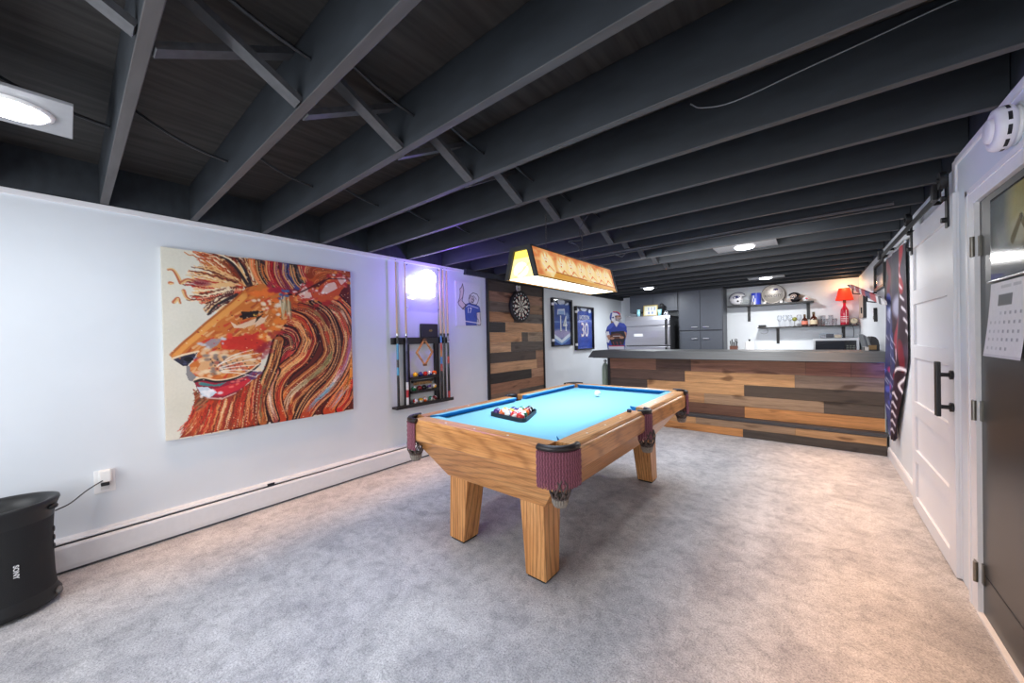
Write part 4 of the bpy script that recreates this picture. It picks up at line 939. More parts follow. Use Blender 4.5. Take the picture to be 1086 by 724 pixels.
for r in (.016, .095, .104, .156, .166): m.tube([F(r * cos(a), r * sin(a), .0505) for a in [2 * pi * k / 48 for k in range(48)]], .0009, 4, closed=True)
m.build('wire', CHROME, t)
t = thing('wall_ornament', 'small pale skull shaped ornament above the dartboard', 'ornament', (XL + .03, 4.275, 2.035)); F = LW(4.275, 2.03, XL + .024)
MB().ext(F, [(-.045, .05), (-.03, .062), (-.012, .05), (0, .056), (.012, .05), (.03, .062), (.045, .05), (.04, .02), (.05, .0), (.03, -.01), (.02, -.03), (.022, -.045), (-.022, -.045), (-.02, -.03), (-.03, -.01), (-.05, 0), (-.04, .02)], .001, .02).build('skull', mat('bone', (206, 200, 190), .6, var=.15), t, bevel=.004)
m = MB()
for s in (-1, 1): m.lathe(Fr(F(s * .018, .012, .0205), (0, 1, 0), (0, 0, 1)), [(.010, 0), (.0001, .001)], 10)
m.lathe(Fr(F(0, -.012, .0205), (0, 1, 0), (0, 0, 1)), [(.006, 0), (.0001, .001)], 8); m.build('dark_mark', BLK, t)

# --- framed jerseys
def jersey(y0, y1, z0, z1, paint, label, texts):
    t = thing('jersey_frame', label, 'framed jersey', (XL, (y0 + y1) / 2, z0), 'framed football jerseys'); F = LW(y0, z0); w, h = y1 - y0, z1 - z0; b = .022; d = .062
    m = MB(); m.fbox(F, 0, b, 0, h, .001, d); m.fbox(F, w - b, w, 0, h, .001, d); m.fbox(F, b, w - b, 0, b, .001, d); m.fbox(F, b, w - b, h - b, h, .001, d); m.build('frame', BLKW, t)
    MB().art(Fr(F(b, b, .02), (0, 1, 0), (0, 0, 1), (1, 0, 0)), paint(), w - 2 * b, h - 2 * b).build('jersey', ART, t)
    m = MB()
    for tx, s, cx, cy, sx, c in texts:
        m.text(tx, F, s * 1.0, cx * w, cy * h, .0225, ext=.0006, col=lin(c[1]), sx=sx, bold=.012 * s * 1.6); m.text(tx, F, s, cx * w, cy * h, .024, ext=.0006, col=lin(c[0]), sx=sx, bold=.004 * s)
    m.build('lettering', ART, t)
    MB().fbox(F, b, w - b, b, h - b, .044, .046).build('glazing', PGLASS, t)
    m = MB()
    for v in (.13, .87): m.fbox(F, -.004, .02, h * v - .022, h * v + .022, d * .35, d + .004)
    m.build('latch', WHITE, t, bevel=.004)
W3 = (236, 238, 242)
def j14():
    a = Art(64, 84, 1, 1.3, (28, 66, 150))
    a.rect(0, 0, 1, .12, (30, 34, 60)); a.ell(.5, .05, .2, .09, (210, 214, 226)); a.stroke([(.12, .08), (.25, .12)], .03, .03, (190, 200, 224)); a.stroke([(.75, .12), (.9, .08)], .03, .03, (190, 200, 224))
    for k in range(70): a.ell(rng.random(), .15 + rng.random() * .6, .1, .05, (46, 84, 176) if k % 2 else (20, 52, 128), .4, .9)
    a.stroke([(.3, .4), (.32, .3), (.66, .27), (.68, .4)], .03, .03, (206, 214, 232)); a.rect(.33, .3, .66, .42, (140, 170, 214)); a.rect(.1, .62, .95, .645, (120, 150, 206), .8)
    a.ell(.5, .98, .6, .14, (196, 176, 206), .8, .5); a.stroke([(.05, 1.02), (.5, 1.2), (.98, 1.0)], .05, .05, (226, 236, 248)); a.stroke([(.05, 1.12), (.5, 1.28), (.98, 1.1)], .03, .03, (120, 160, 214)); a.ell(.82, .45, .1, .1, (170, 190, 226), .7, .6)
    return a
def j30():
    a = Art(64, 84, 1, 1.3, (24, 62, 166))
    a.rect(0, 0, 1, .1, (36, 42, 84)); a.ell(.5, .03, .2, .07, (200, 206, 224)); a.ell(.13, .08, .09, .05, (226, 230, 240)); a.ell(.87, .09, .09, .06, (226, 230, 240)); a.rect(.4, .07, .6, .1, (226, 230, 240))
    for k in range(60): a.ell(rng.random(), .15 + rng.random() * 1.1, .12, .06, (34, 76, 186) if k % 2 else (18, 50, 146), .4, .9)
    a.ell(.5, 1.2, .4, .1, (60, 90, 190), .5, .8)
    return a
jersey(5.185, 5.825, 1.15, 1.98, j14, 'black framed blue jersey numbered 14 on the left wall, nearer the dartboard', [('14', .40, .56, .46, .72, (W3, (52, 56, 92)))])
jersey(5.978, 6.67, 1.058, 1.882, j30, 'black framed blue jersey numbered 30 on the left wall, nearer the bar', [('30', .38, .53, .45, .82, (W3, (196, 40, 60))), ('JACKSON', .115, .53, .75, .80, (W3, (24, 62, 166)))])
# ================================================================== BAR
YU, YL = 5.45, 5.365
T = thing('bar', 'home bar front clad in mixed brown rustic planks with a low step ledge', 'bar', (-.95, YU, 0))
DK, TN, OR, RB, GB, DB, LG, MR = (78, 66, 60), (186, 142, 98), (192, 134, 82), (142, 104, 84), (128, 108, 92), (92, 72, 62), (152, 124, 98), (110, 78, 62)
rows = [((.80, .963), [(-2.46, RB), (-1.75, DB), (-1.28, RB), (-.05, (134, 92, 76)), (.34, (126, 88, 70))]),
        ((.65, .80), [(-2.46, DB), (-1.36, TN), (-.15, GB)]),
        ((.508, .65), [(-2.46, DK), (-1.88, TN), (-.66, (76, 64, 54))]),
        ((.375, .508), [(-2.46, (170, 128, 90)), (-1.12, LG), (.11, (88, 76, 66))]),
        ((.235, .375), [(-2.46, DK), (-1.34, MR), (-.66, OR)])]
def planks(y, rws, x1):
    m = MB()
    for (z0, z1), segs in rws:
        for k, (xs, c) in enumerate(segs):
            xe = segs[k + 1][0] if k + 1 < len(segs) else x1; d = .003 * random.random()
            m.box((xs + .0012, y - .012 - d, z0 + .0015), (xe - .0012, y + .006, z1 - .0015), col=lin(c))
    return m
planks(YU, rows, .60).build('front_planks', PLX, T)
planks(YL, [((.103, .19), [(-2.46, TN), (-1.21, LG), (-.15, (176, 136, 96))]), ((.004, .103), [(-2.46, OR), (-.67, (74, 66, 60))])], .60).build('step_planks', PLX, T)
DKP = mat('dark_stained_board', (66, 64, 66), .45, var=.2, ns=8, scale=(1, 12, 12))
MB().box((-2.48, YL - .018, .192), (.605, YU - .013, .234)).build('step_top', DKP, T, bevel=.004)
m = MB().box((-2.45, YU + .006, .02), (.60, YU + .12, .962)); m.box((-2.45, YL + .008, .004), (.60, YU + .006, .19)); m.build('frame', BLKW, T)
MB().box((-2.50, YU - .02, .004), (-2.462, YU + .12, .964)).build('corner_post', BLKW, T, bevel=.003)
# counter
T = thing('bar_counter', 'long dark charcoal counter top with a sloped front edge on the plank bar', 'counter', (-1.05, 5.6, .975))
CT = mat('charcoal_counter', (80, 83, 86), .5, var=.12, ns=7, scale=(.6, 9, 9))
za, zb = .976, 1.083
MB().hexa([(-2.745, 5.245, za), (.612, 5.245, za), (.612, 5.95, za), (-2.745, 5.95, za), (-2.69, 5.30, zb), (.612, 5.30, zb), (.612, 5.95, zb), (-2.69, 5.95, zb)]).build('top', CT, T, bevel=.005)
MB().box((-2.70, 5.33, za - .010), (.60, 5.43, za - .0005)).build('edge_support', BLKW, T)

# gas cylinder beside the bar
T = thing('gas_cylinder', 'slim pale green gas cylinder standing at the left end of the bar', 'gas cylinder', (-2.60, 5.56, 0)); F = Fr((-2.60, 5.56, 0), (1, 0, 0), (0, 1, 0), (0, 0, 1))
MB().lathe(F, [(.001, .002), (.05, .002), (.054, .02), (.054, .76), (.048, .82), (.03, .86), (.016, .875), (.001, .876)], 24).build('tank', mat('pale_green_enamel', (150, 168, 150), .35, var=.06), T)
m = MB().lathe(F, [(.014, .87), (.014, .905), (.02, .908), (.02, .925), (.001, .926)], 14); m.cyl(F(-.03, 0, .9), F(.03, 0, .9), .008, n=10); m.build('valve', CHROME, T)

# cardboard player behind the bar
def standee():
    a = Art(90, 170, .55, 1.05)
    blu, dk, wh, skin, red = (44, 66, 160), (30, 26, 40), (226, 228, 236), (176, 128, 104), (190, 50, 60)
    a.poly([(.10, 1.05), (.07, .80), (.06, .55), (.09, .42), (.16, .33), (.24, .30), (.36, .30), (.47, .34), (.52, .42), (.53, .62), (.49, .80), (.47, 1.05)], blu)
    a.poly([(.16, .33), (.24, .30), (.24, .40), (.17, .48), (.10, .50), (.09, .42)], (70, 92, 190)); a.poly([(.36, .30), (.47, .34), (.52, .44), (.44, .46), (.36, .40)], (60, 80, 180))
    a.poly([(.24, .29), (.36, .29), (.30, .42)], wh); a.stroke([(.24, .30), (.30, .42), (.36, .30)], .008, .008, (206, 206, 220))
    a.poly([(.07, .55), (.13, .55), (.16, .72), (.13, .86), (.07, .84)], wh); a.poly([(.08, .66), (.14, .64), (.26, .70), (.30, .76), (.24, .80), (.12, .78)], skin)
    a.poly([(.48, .56), (.52, .6), (.50, .74), (.40, .80), (.34, .74)], skin); a.poly([(.18, .56), (.46, .54), (.50, .70), (.44, .92), (.20, .94), (.15, .76)], dk)
    a.ell(.30, .68, .13, .075, (92, 54, 44)); a.stroke([(.22, .68), (.38, .68)], .006, .006, wh); a.ell(.2, .74, .05, .035, skin); a.ell(.41, .72, .05, .035, skin)
    for k in range(7): a.stroke([(.18 + .04 * k, .84), (.20 + .04 * k, .92)], .008, .006, (150, 60, 66) if k % 2 else (52, 40, 60))
    a.rect(.12, .94, .46, 1.05, (206, 208, 220)); a.stroke([(.14, .95), (.45, .95)], .012, .012, red)
    a.ell(.285, .15, .135, .15, wh, 1, .06); a.poly([(.16, .14), (.17, .05), (.22, .01), (.20, .15), (.19, .27), (.16, .22)], (60, 84, 170)); a.stroke(spline([(.24, .01), (.33, .03), (.38, .09)]), .014, .014, red); a.stroke(spline([(.24, .03), (.32, .05), (.36, .1)]), .008, .008, (50, 70, 160))
    a.poly([(.27, .12), (.40, .11), (.41, .20), (.37, .28), (.28, .26)], (70, 56, 56)); a.ell(.34, .17, .045, .05, skin)
    a.ell(.325, .16, .012, .008, (30, 24, 26)); a.ell(.365, .16, .010, .008, (30, 24, 26)); a.stroke([(.325, .20), (.36, .2)], .005, .005, (110, 60, 56))
    for y in (.19, .225, .26): a.stroke([(.26, y), (.41, y - .01)], .006, .006, (206, 208, 216))
    a.stroke([(.40, .12), (.42, .2), (.38, .28)], .007, .007, (206, 208, 216)); a.ell(.23, .17, .022, .022, (50, 60, 120))
    a.m *= (a.m > .5); return a
T = thing('player_standee', 'cardboard cutout of a helmeted football player in blue on the bar counter left end', 'cardboard cutout', (-2.45, 5.72, 1.084))
a = standee(); FS = Fr((-3.0, 6.3, .02), (1, 0, 0), (0, 0, 1), (0, -1, 0))
sc_ = .60
FS = Fr((-2.675, 5.66, 1.0845), (.965, .26, 0), (0, 0, 1))
o = MB().art(FS, a, .55 * sc_ * 1.22, 1.05 * sc_).build('printed_front', ART, T); md = o.modifiers.new('card', 'SOLIDIFY'); md.thickness = .006; md.offset = 1
m = MB().hexa([FS(.10, .0, -.12), FS(.24, .0, -.12), FS(.24, .0, -.113), FS(.10, .0, -.113), FS(.13, .5, -.012), FS(.20, .5, -.012), FS(.20, .5, -.007), FS(.13, .5, -.007)])
m.build('easel_back', mat('cardboard', (150, 126, 96), .8), T)

# ================================================================== BEHIND THE BAR
T = thing('refrigerator', 'stainless steel refrigerator with dark grey sides behind the bar', 'refrigerator', (-2.58, 7.8, 0))
rx0, rx1, ry, rz = -3.03, -2.13, 7.46, 1.705
MB().box((rx0, ry + .075, .02), (rx1, 8.15, rz - .01)).build('body', mat('fridge_side', (44, 46, 50), .45, var=.05), T, bevel=.006)
STF = mat('stainless_door', (190, 190, 198), .3, .7, var=.05, ns=3, scale=(1, 1, 14))
def door(z0, z1, nm):
    pr = [(0, .07), (.0, .012), (.012, .0), (.02, -.004)]
    m = MB(); F = Fr((0, ry, 0), (0, 1, 0), (0, 0, 1), (1, 0, 0))
    if nm == 'freezer_door': pts = [(.07, z0), (.004, z0), (-.006, z0 + .02), (-.014, z0 + .16), (-.010, z0 + .30), (.004, z0 + .385), (.012, z0 + .39), (-.006, z0 + .40), (-.014, z0 + .42), (.0, z0 + .52), (.018, z1 - .02), (.03, z1), (.07, z1)]
    else: pts = [(.07, z0), (.004, z0), (-.012, z0 + .3), (-.014, z1 - .3), (.004, z1 - .01), (.012, z1), (.07, z1)]
    m.ext(F, pts, rx0 + .005, rx1 - .005); return m.build(nm, STF, T, bevel=.003)
fd = door(1.10, rz - .002, 'freezer_door'); dd = door(.08, 1.085, 'fridge_door')
F = Fr((rx1 - .06, ry - .035, 0), (1, 0, 0), (0, 0, 1), (0, -1, 0))
for z0, z1, p in ((1.12, 1.66, fd), (.55, 1.07, dd)):
    m = MB().box((rx1 - .075, ry - .05, z0), (rx1 - .045, ry - .026, z1)); m.box((rx1 - .07, ry - .03, z0 + .02), (rx1 - .05, ry + .01, z0 + .06)); m.box((rx1 - .07, ry - .03, z1 - .06), (rx1 - .05, ry + .01, z1 - .02)); m.build('handle', BLKP, p, bevel=.004)
m = MB().box((rx0 + .20, ry - .0165, 1.29), (rx0 + .38, ry - .0145, 1.345)); m.build('paper_label', WHITE, fd)
m = MB().box((rx0 + .06, ry - .012, 1.515), (rx0 + .20, ry - .009, 1.53)); m.build('badge', WHITE, fd)
m = MB()
for x in (rx0 + .03, rx1 - .09): m.box((x, ry + .03, rz - .002), (x + .06, ry + .12, rz + .014))
m.build('hinge_cover', mat('grey_plastic', (150, 150, 156), .5), T, bevel=.004)
# things on the refrigerator
def turned(name, label, cat, loc, prof, mm, group=None, part=None, n=24, bevel=0, extra=None):
    F = Fr(loc, (1, 0, 0), (0, 1, 0), (0, 0, 1)); m = MB().lathe(F, prof, n)
    o = m.build(name, mm, loc=loc); return tag(o, label, cat, group)
AQ = mat('aqua_glass', (150, 210, 220), .25, var=.05)
z = rz
turned('aqua_jar', 'small pale aqua jar at the left on top of the refrigerator', 'jar', (-2.79, 7.62, z), [(.001, .001), (.034, .001), (.036, .08), (.03, .10), (.03, .125), (.034, .127), (.034, .145), (.001, .146)], AQ)
turned('aqua_cup', 'pale aqua cup on the refrigerator in front of the dark tumbler', 'cup', (-2.34, 7.56, z), [(.001, .001), (.030, .001), (.040, .12), (.037, .12), (.028, .01), (.001, .008)], AQ)
turned('dark_tumbler', 'tall black lidded tumbler on the refrigerator beside the small gold framed sign', 'tumbler', (-2.335, 7.68, z), [(.001, .001), (.036, .001), (.042, .20), (.044, .205), (.044, .225), (.02, .25), (.001, .252)], BLKP)
t = thing('framed_sign', 'small gold framed sign with blue and white lettering leaning on the refrigerator top', 'sign', (-2.56, 7.66, z)); F = Fr((-2.70, 7.66, z + .001), (1, 0, 0), (0, .12, .993))
m = MB(); w, h, b = .29, .225, .016
m.fbox(F, 0, b, 0, h, 0, .03); m.fbox(F, w - b, w, 0, h, 0, .03); m.fbox(F, b, w - b, 0, b, 0, .03); m.fbox(F, b, w - b, h - b, h, 0, .03); m.build('frame', mat('gold_frame', (170, 150, 90), .4, .3), t)
MB().fbox(F, b, w - b, b, h - b, .002, .012).build('panel', mat('sign_cream', (206, 206, 186), .6), t)
m = MB(); 
for k in range(5): m.fbox(F, .095 + .03 * k, .112 + .03 * k, .12, .18 - .012 * (k % 2), .0125, .014, k % 2); m.fbox(F, .06 + .036 * k, .085 + .036 * k, .045, .10 - .01 * (k % 2), .0125, .014, (k + 1) % 2)
m.build('lettering', [mat('sign_blue', (90, 120, 180), .5), WHITE], t)
t = thing('toy_ball', 'small white and black patterned toy ball at the right on the refrigerator', 'toy', (-2.25, 7.66, z))
m = MB().sphere((-2.25, 7.66, z + .0445), .044, 20, 14, colf=lambda d: lin((40, 38, 44)) if max(abs(d.normalized().dot(Vector(v).normalized())) for v in ((1, 0, 0), (0, 1, .3), (.4, -.9, .8), (-.6, -.6, .5), (0, 0, 1))) > .93 else lin((236, 234, 240)))
m.build('ball', ART, t)
# cabinets
def cabdoor(p, x0, x1, y, z0, z1, mm, hx, hz):
    m = MB(); m.box((x0 + .003, y - .02, z0 + .003), (x1 - .003, y - .0015, z1 - .003)); d = m.build('door', mm, p, bevel=.003)
    h = MB(); h.box((hx - .055, y - .048, hz - .006), (hx + .055, y - .040, hz + .006)); h.box((hx - .05, y - .042, hz - .004), (hx - .04, y - .0195, hz + .004)); h.box((hx + .04, y - .042, hz - .004), (hx + .05, y - .0195, hz + .004)); h.build('handle', STEEL, d, bevel=.002)
T = thing('wall_cabinet', 'slate grey wall cabinet mounted above the refrigerator', 'cabinet', (-2.56, 8.0, 1.80))
MB().box((-3.06, 7.84, 1.80), (-2.06, YF - .001, 2.18)).build('carcass', SLATED, T, bevel=.002)
for x0, x1 in ((-3.05, -2.56), (-2.56, -2.07)):
    m = MB().box((x0 + .004, 7.82, 1.805), (x1 - .004, 7.8385, 2.175)); m.box((x0 + .05, 7.817, 1.85), (x1 - .05, 7.822, 2.13)); m.build('door', SLATE, T, bevel=.003)
T = thing('tall_cabinet', 'tall slate grey four door cabinet beside the refrigerator', 'cabinet', (-1.64, 8.0, 0)); tx0, tx1, tm, ty = -2.05, -1.262, -1.652, 7.80
MB().box((tx0, ty, .02), (tx1, YF - .001, 2.182)).build('carcass', SLATED, T, bevel=.002)
for x0, x1, hx in ((tx0 + .02, tm, tm - .10), (tm, tx1 - .015, tm + .10)):
    cabdoor(T, x0, x1, ty, 1.39, 2.165, SLATE, hx, 1.452); cabdoor(T, x0, x1, ty, .10, 1.37, SLATE, hx, 1.228)
# back counter, mostly hidden by the bar
T = thing('back_counter', 'low white topped counter along the far wall under the shelves', 'counter', (-.32, 7.9, 0))
MB().box((-1.255, 7.66, 0), (.615, YF - .001, .875)).build('base', SLATED, T); MB().box((-1.258, 7.60, .876), (.618, YF - .001, .912)).build('worktop', mat('white_worktop', (226, 226, 228), .3, var=.03), T, bevel=.004)
# shelves
def shelf(x0, x1, z, xs, label, w=.25):
    t = thing('wall_shelf', label, 'shelf', ((x0 + x1) / 2, YF, z), 'black shelves on the far wall')
    MB().box((x0, YF - w, z - .022), (x1, YF - .001, z)).build('board', BLKW, t, bevel=.002)
    for x in xs:
        m = MB(); m.box((x - .022, YF - .012, z - .30), (x + .022, YF - .001, z - .0225)); m.box((x - .022, YF - w + .015, z - .03), (x + .022, YF - .012, z - .0225)); m.build('bracket', BLK, t)
US, LS = 1.832, 1.412
shelf(-1.222, .052, US, (-.895, -.025), 'upper black wall shelf holding helmets and a round metal tray')
shelf(-.742, .600, LS, (-.458, .425), 'lower black wall shelf holding glasses and a red lamp')
# helmet
def helmet(loc, r, shellc, mk, label, dark=False, rot=0, cat='helmet'):
    t = thing('football_helmet', label, cat, loc); cx, cy, cz = loc; c = Vector((cx, cy, cz + r * .93))
    R = Matrix.Rotation(rot, 3, 'Z')
    def P(x, y, z): return c + R @ Vector((x, y, z))
    n, mm = 32, 18; vs = []; fs = []
    for j in range(mm + 1):
        th = pi * .82 * j / mm
        for i in range(n):
            a = 2 * pi * i / n; x, y, z_ = sin(th) * cos(a), sin(th) * sin(a), cos(th); vs.append(P(r * 1.12 * x - .02 * r, r * .88 * y, r * z_))
    for j in range(mm):
        for i in range(n):
            x = cos(2 * pi * (i + .5) / n); thm = .82 * 180 * (j + .5) / mm
            if x > .62 and thm > 62 and True: continue       # face opening
            if j == 0: fs.append((0, (j + 1) * n + i, (j + 1) * n + (i + 1) % n))
            else: fs.append((j * n + i, (j + 1) * n + i, (j + 1) * n + (i + 1) % n, j * n + (i + 1) % n))
    o = MB().add(vs, fs, 0, None, True).build('shell', shellc, t); md = o.modifiers.new('thick', 'SOLIDIFY'); md.thickness = r * .07; md.offset = -1
    m = MB(); gr = r * .035
    for zz, k in ((-.22, 1.42), (-.45, 1.46), (-.70, 1.36)): m.tube([P(r * (.45 + (k - .45) * sin(pi * q / 10)), r * .86 * -cos(pi * q / 10), r * zz) for q in range(11)], gr, 6)
    for yy in (-.28, .28): m.tube([P(r * 1.34, r * yy, -.22 * r), P(r * 1.40, r * yy, -.45 * r), P(r * 1.30, r * yy, -.70 * r)], gr, 6)
    m.build('face_mask', mk, t)
    m = MB()
    for s in (-1, 1): m.cyl(P(.12 * r, s * r * .86, -.32 * r), P(.12 * r, s * r * .915, -.32 * r), r * .13, n=14)
    m.build('ear_hole', BLKP, t)
    return t, P
hw = mat('helmet_white', (236, 236, 240), .15, var=.02, coat=.5)
t, P = helmet((-1.055, 8.05, US + .001), .128, hw, mat('mask_grey', (190, 198, 196), .4), 'white football helmet with a blue emblem at the left end of the upper shelf')
m = MB()
def onshell(u, v, r, k=1.012):   # u along x, v along z in units of r on the camera side
    yy = -sqrt(max(0, 1 - (u / 1.12 + .02) ** 2 - v * v)) * .88; return P(u * r * k, yy * r * k, v * r * k)
em = [(-.55, .30), (-.30, .46), (.0, .50), (.30, .44), (.42, .30), (.20, .26), (.24, .10), (.05, .16), (-.10, .02), (-.20, .16), (-.45, .08)]
ctr = (np.mean([p[0] for p in em]), np.mean([p[1] for p in em]))
vs = [onshell(*ctr, .128)] + [onshell(*p, .128, 1.02) for p in em]; m.add(vs, [(0, i + 1, (i + 1) % len(em) + 1) for i in range(len(em))]); m.build('emblem', mat('emblem_navy', (36, 44, 100), .3), t)
m = MB(); m.tube([P(.128 * (1.13 * cos(a)) - .003, 0, .128 * 1.005 * sin(a)) for a in [radians(38 + 130 * k / 14) for k in range(15)]], .012, 6, flat=.3); m.build('stripe', mat('emblem_navy2', (40, 48, 104), .3), t)
# blue box / mug
t = thing('blue_mug', 'blue and white printed mug between the white helmet and the round tray', 'mug', (-.768, 8.05, US)); F = Fr((-.768, 8.05, US + .001), (1, 0, 0), (0, 1, 0), (0, 0, 1))
m = MB(); n = 28; blu, wht_, drk = lin((44, 66, 190)), lin((220, 222, 236)), lin((50, 50, 70))
for i in range(n):
    a0, a1 = 2 * pi * i / n, 2 * pi * (i + 1) / n; am = (i + .5) / n
    for z0, z1 in ((0, .05), (.05, .11), (.11, .165), (.165, .21)):
        c = blu
        if .58 < am < .74: c = wht_ if (z0 < .16 and (i + int(z0 * 40)) % 3) else drk if z0 < .05 else blu
        if .5 < am < .58: c = drk
        m.add([F(.078 * cos(a), .078 * sin(a), z) for z in (z0, z1) for a in (a0, a1)], [(0, 1, 3, 2)], col=c, sm=True)
m.lathe(F, [(.078, .21), (.072, .21), (.070, .02), (.001, .015)], n, col=lin((200, 204, 224))); m.lathe(F, [(.001, 0), (.078, 0)], n, col=drk); m.build('body', ARTG, t)
MB().tube([F(-.042 - .022 * sin(pi * k / 10), .058 + .028 * sin(pi * k / 10), .17 - .13 * k / 10) for k in range(11)], .009, 8).build('mug_handle', mat('dark_navy', (40, 42, 70), .3), t)
# round tray
t = thing('round_tray', 'large round metal tray with dark lettering leaning on the upper shelf', 'tray', (-.50, 8.08, US)); tz = .172
F = Fr((-.515, 8.10, US + .001 + tz), (1, 0, 0), (0, .14, .99))
MB().lathe(F, [(.001, .004), (.150, .004), (.158, .012), (.171, .016), (.173, .011), (.16, .002), (.15, 0), (.001, 0)], 56).build('dish', mat('tin_tray', (196, 190, 182), .4, .5, var=.12, ns=14), t)
m = MB(); m.tube([F(.171 * cos(a), .171 * sin(a), .0155) for a in [2 * pi * k / 56 for k in range(56)]], .004, 6, closed=True); m.build('rim', mat('dark_rim', (84, 76, 72), .4, .6), t)
m = MB(); m.text('KAN CITY', F, .068, 0, -.03, .005, bold=.001, sx=.8); m.build('lettering', mat('tray_ink', (92, 84, 82), .5), t)
MB().ext(F, [(.0, .085), (.02, .10), (.05, .105), (.075, .095), (.07, .08), (.075, .065), (.05, .072), (.035, .06), (.025, .072), (.0, .07)], .0055, .007).build('emblem', mat('emblem_purple', (74, 58, 120), .5), t)
m = MB(); m.tube([F(-.11 + .11 * q / 6, .075 + .015 * sin(q), .006) for q in range(7)], .003, 5, flat=.4); m.build('script', mat('script_red', (150, 110, 104), .5), t)
t = thing('tray_stand', 'small white stand holding the round tray upright', 'stand', (-.50, 8.05, US)); m = MB()
for s in (-.12, .12): m = MB().box((-.515 + s - .02, 8.015, US + .0005), (-.515 + s + .02, 8.05, US + .045)); m.build('foot', WHITE, t, bevel=.004)
# dark helmet-cap
t, P = helmet((-.215, 8.04, US + .001), .09, mat('helmet_black', (34, 32, 38), .25, var=.1, coat=.3), mat('mask_pale', (206, 180, 160), .4), 'black football helmet with a pale emblem right of the round tray', rot=radians(180))
m = MB()
def osh(u, v): return P(-u * .09, sqrt(max(0, 1 - (u / 1.12) ** 2 - v * v)) * .88 * .09 * 1.03, v * .09)
for pts in ([(-.5, .1), (-.3, .42), (.05, .5), (.35, .3), (.3, .05)], [(-.35, .0), (-.1, .28), (.15, .2), (.1, -.1)], [(-.6, -.15), (-.3, -.2), (0, -.3)]): m.tube([osh(*p) for p in spline(pts, 4)], .010, 6, flat=.5)
m.build('emblem', mat('emblem_cream', (206, 186, 176), .4), t)
t, P = helmet((-.045, 8.05, US + .001), .048, mat('helmet_white_small', (238, 236, 238), .2, coat=.3), mat('mask_white', (226, 224, 226), .4), 'small white souvenir helmet with a red emblem at the right end of the upper shelf')
m = MB()
def osm(u, v): return P(u * .048 * 1.03, -sqrt(max(0, 1 - (u / 1.12) ** 2 - v * v)) * .88 * .048 * 1.04, v * .048 * 1.03)
em = [(.42 * cos(2 * pi * k / 14) - .05, .24 * sin(2 * pi * k / 14) + .12) for k in range(14)]
m.add([osm(-.05, .12)] + [osm(*p) for p in em], [(0, i + 1, (i + 1) % 14 + 1) for i in range(14)]); m.build('emblem', mat('emblem_red', (196, 40, 60), .35), t)
# lower shelf
z = LS + .001
t = thing('router_box', 'small black device with a hanging wire at the left end of the lower shelf', 'router', (-.68, 8.04, LS)); MB().box((-.735, 8.0, z), (-.625, 8.10, z + .04)).build('case', BLKP, t, bevel=.006)
MB().tube(spline([(-.66, 8.1, z + .02), (-.62, 8.155, z + .01), (-.615, 8.185, LS - .02), (-.61, 8.185, LS - .09), (-.66, 8.187, LS - .12), (-.72, 8.187, LS - .10)], 5), .003, 5).build('wire', mat('grey_wire', (130, 130, 136), .5), t)
def glassware(prof, x, y, label, group='clear glasses on the lower shelf', name='wine_glass'):
    return turned(name, label, 'glass', (x, y, z), prof, GLASS, group)
wine = [(.001, .001), (.032, .001), (.030, .004), (.004, .010), (.004, .085), (.02, .10), (.036, .13), (.038, .16), (.032, .20), (.030, .20), (.036, .16), (.033, .13), (.018, .103), (.001, .095)]
for k, (x, y) in enumerate(((-.425, 8.06), (-.345, 8.02), (-.28, 8.09), (-.15, 8.09))): glassware(wine, x, y, 'clear stemmed wine glass on the lower shelf, ' + ['first from the left', 'second from the left', 'just left of the green ornament', 'between the green ornament and the dark bottles'][k], 'wine glasses on the lower shelf')
t = thing('green_ornament', 'round olive green ornament on a thin stem among the wine glasses', 'ornament', (-.21, 8.03, LS)); m = MB().sphere((-.21, 8.03, z + .125), .036, 20, 12, sc=(1, .6, 1)); m.build('disc', mat('olive_green', (120, 122, 40), .4), t)
MB().lathe(Fr((-.21, 8.03, z), (1, 0, 0), (0, 1, 0), (0, 0, 1)), [(.001, 0), (.03, 0), (.028, .005), (.004, .01), (.004, .092), (.001, .092)], 16).build('stem', CHROME, t)
BOT = mat('brown_bottle', (60, 26, 16), .12, var=.1, coat=.5)
for x, y, s, lab, lc in ((-.075, 8.03, 1.0, 'short dark brown bottle with a pale red label on the lower shelf', (206, 120, 100)), (.045, 8.06, 1.18, 'taller dark brown bottle with a cream label on the lower shelf', (214, 200, 170))):
    t = thing('liquor_bottle', lab, 'bottle', (x, y, LS), 'liquor bottles on the lower shelf'); F = Fr((x, y, z), (1, 0, 0), (0, 1, 0), (0, 0, 1))
    MB().lathe(F, [(.001, 0), (.042 * s, 0), (.045 * s, .01), (.045 * s, .09 * s), (.038 * s, .115 * s), (.016 * s, .14 * s), (.014 * s, .175 * s), (.001, .175 * s)], 24).build('glass_body', BOT, t)
    MB().lathe(F, [(.0458 * s, .025), (.0458 * s, .085 * s)], 24).build('label', mat('bottle_label', lc, .6), t); MB().lathe(F, [(.016 * s, .165 * s), (.016 * s, .20 * s), (.001, .20 * s)], 16).build('cap', mat('bottle_cap', (70, 60, 30), .4), t)
tum = [(.001, .001), (.030, .001), (.036, .11), (.034, .11), (.029, .012), (.001, .010)]
hi = [(.001, .001), (.026, .001), (.036, .17), (.034, .17), (.025, .012), (.001, .010)]
gl = [(.125, 8.03, tum, 'short clear tumbler just right of the dark bottles'), (.165, 8.08, hi, 'tall clear glass behind the short tumblers, left one'), (.20, 8.02, tum, 'short clear tumbler in the middle of the lower shelf glasses'), (.265, 8.08, hi, 'tall clear glass behind the short tumblers, right one'), (.31, 8.02, tum, 'short clear tumbler beside the red lamp')]
for x, y, pr, lb in gl: glassware(pr, x, y, lb, 'clear glasses on the lower shelf', 'drinking_glass')
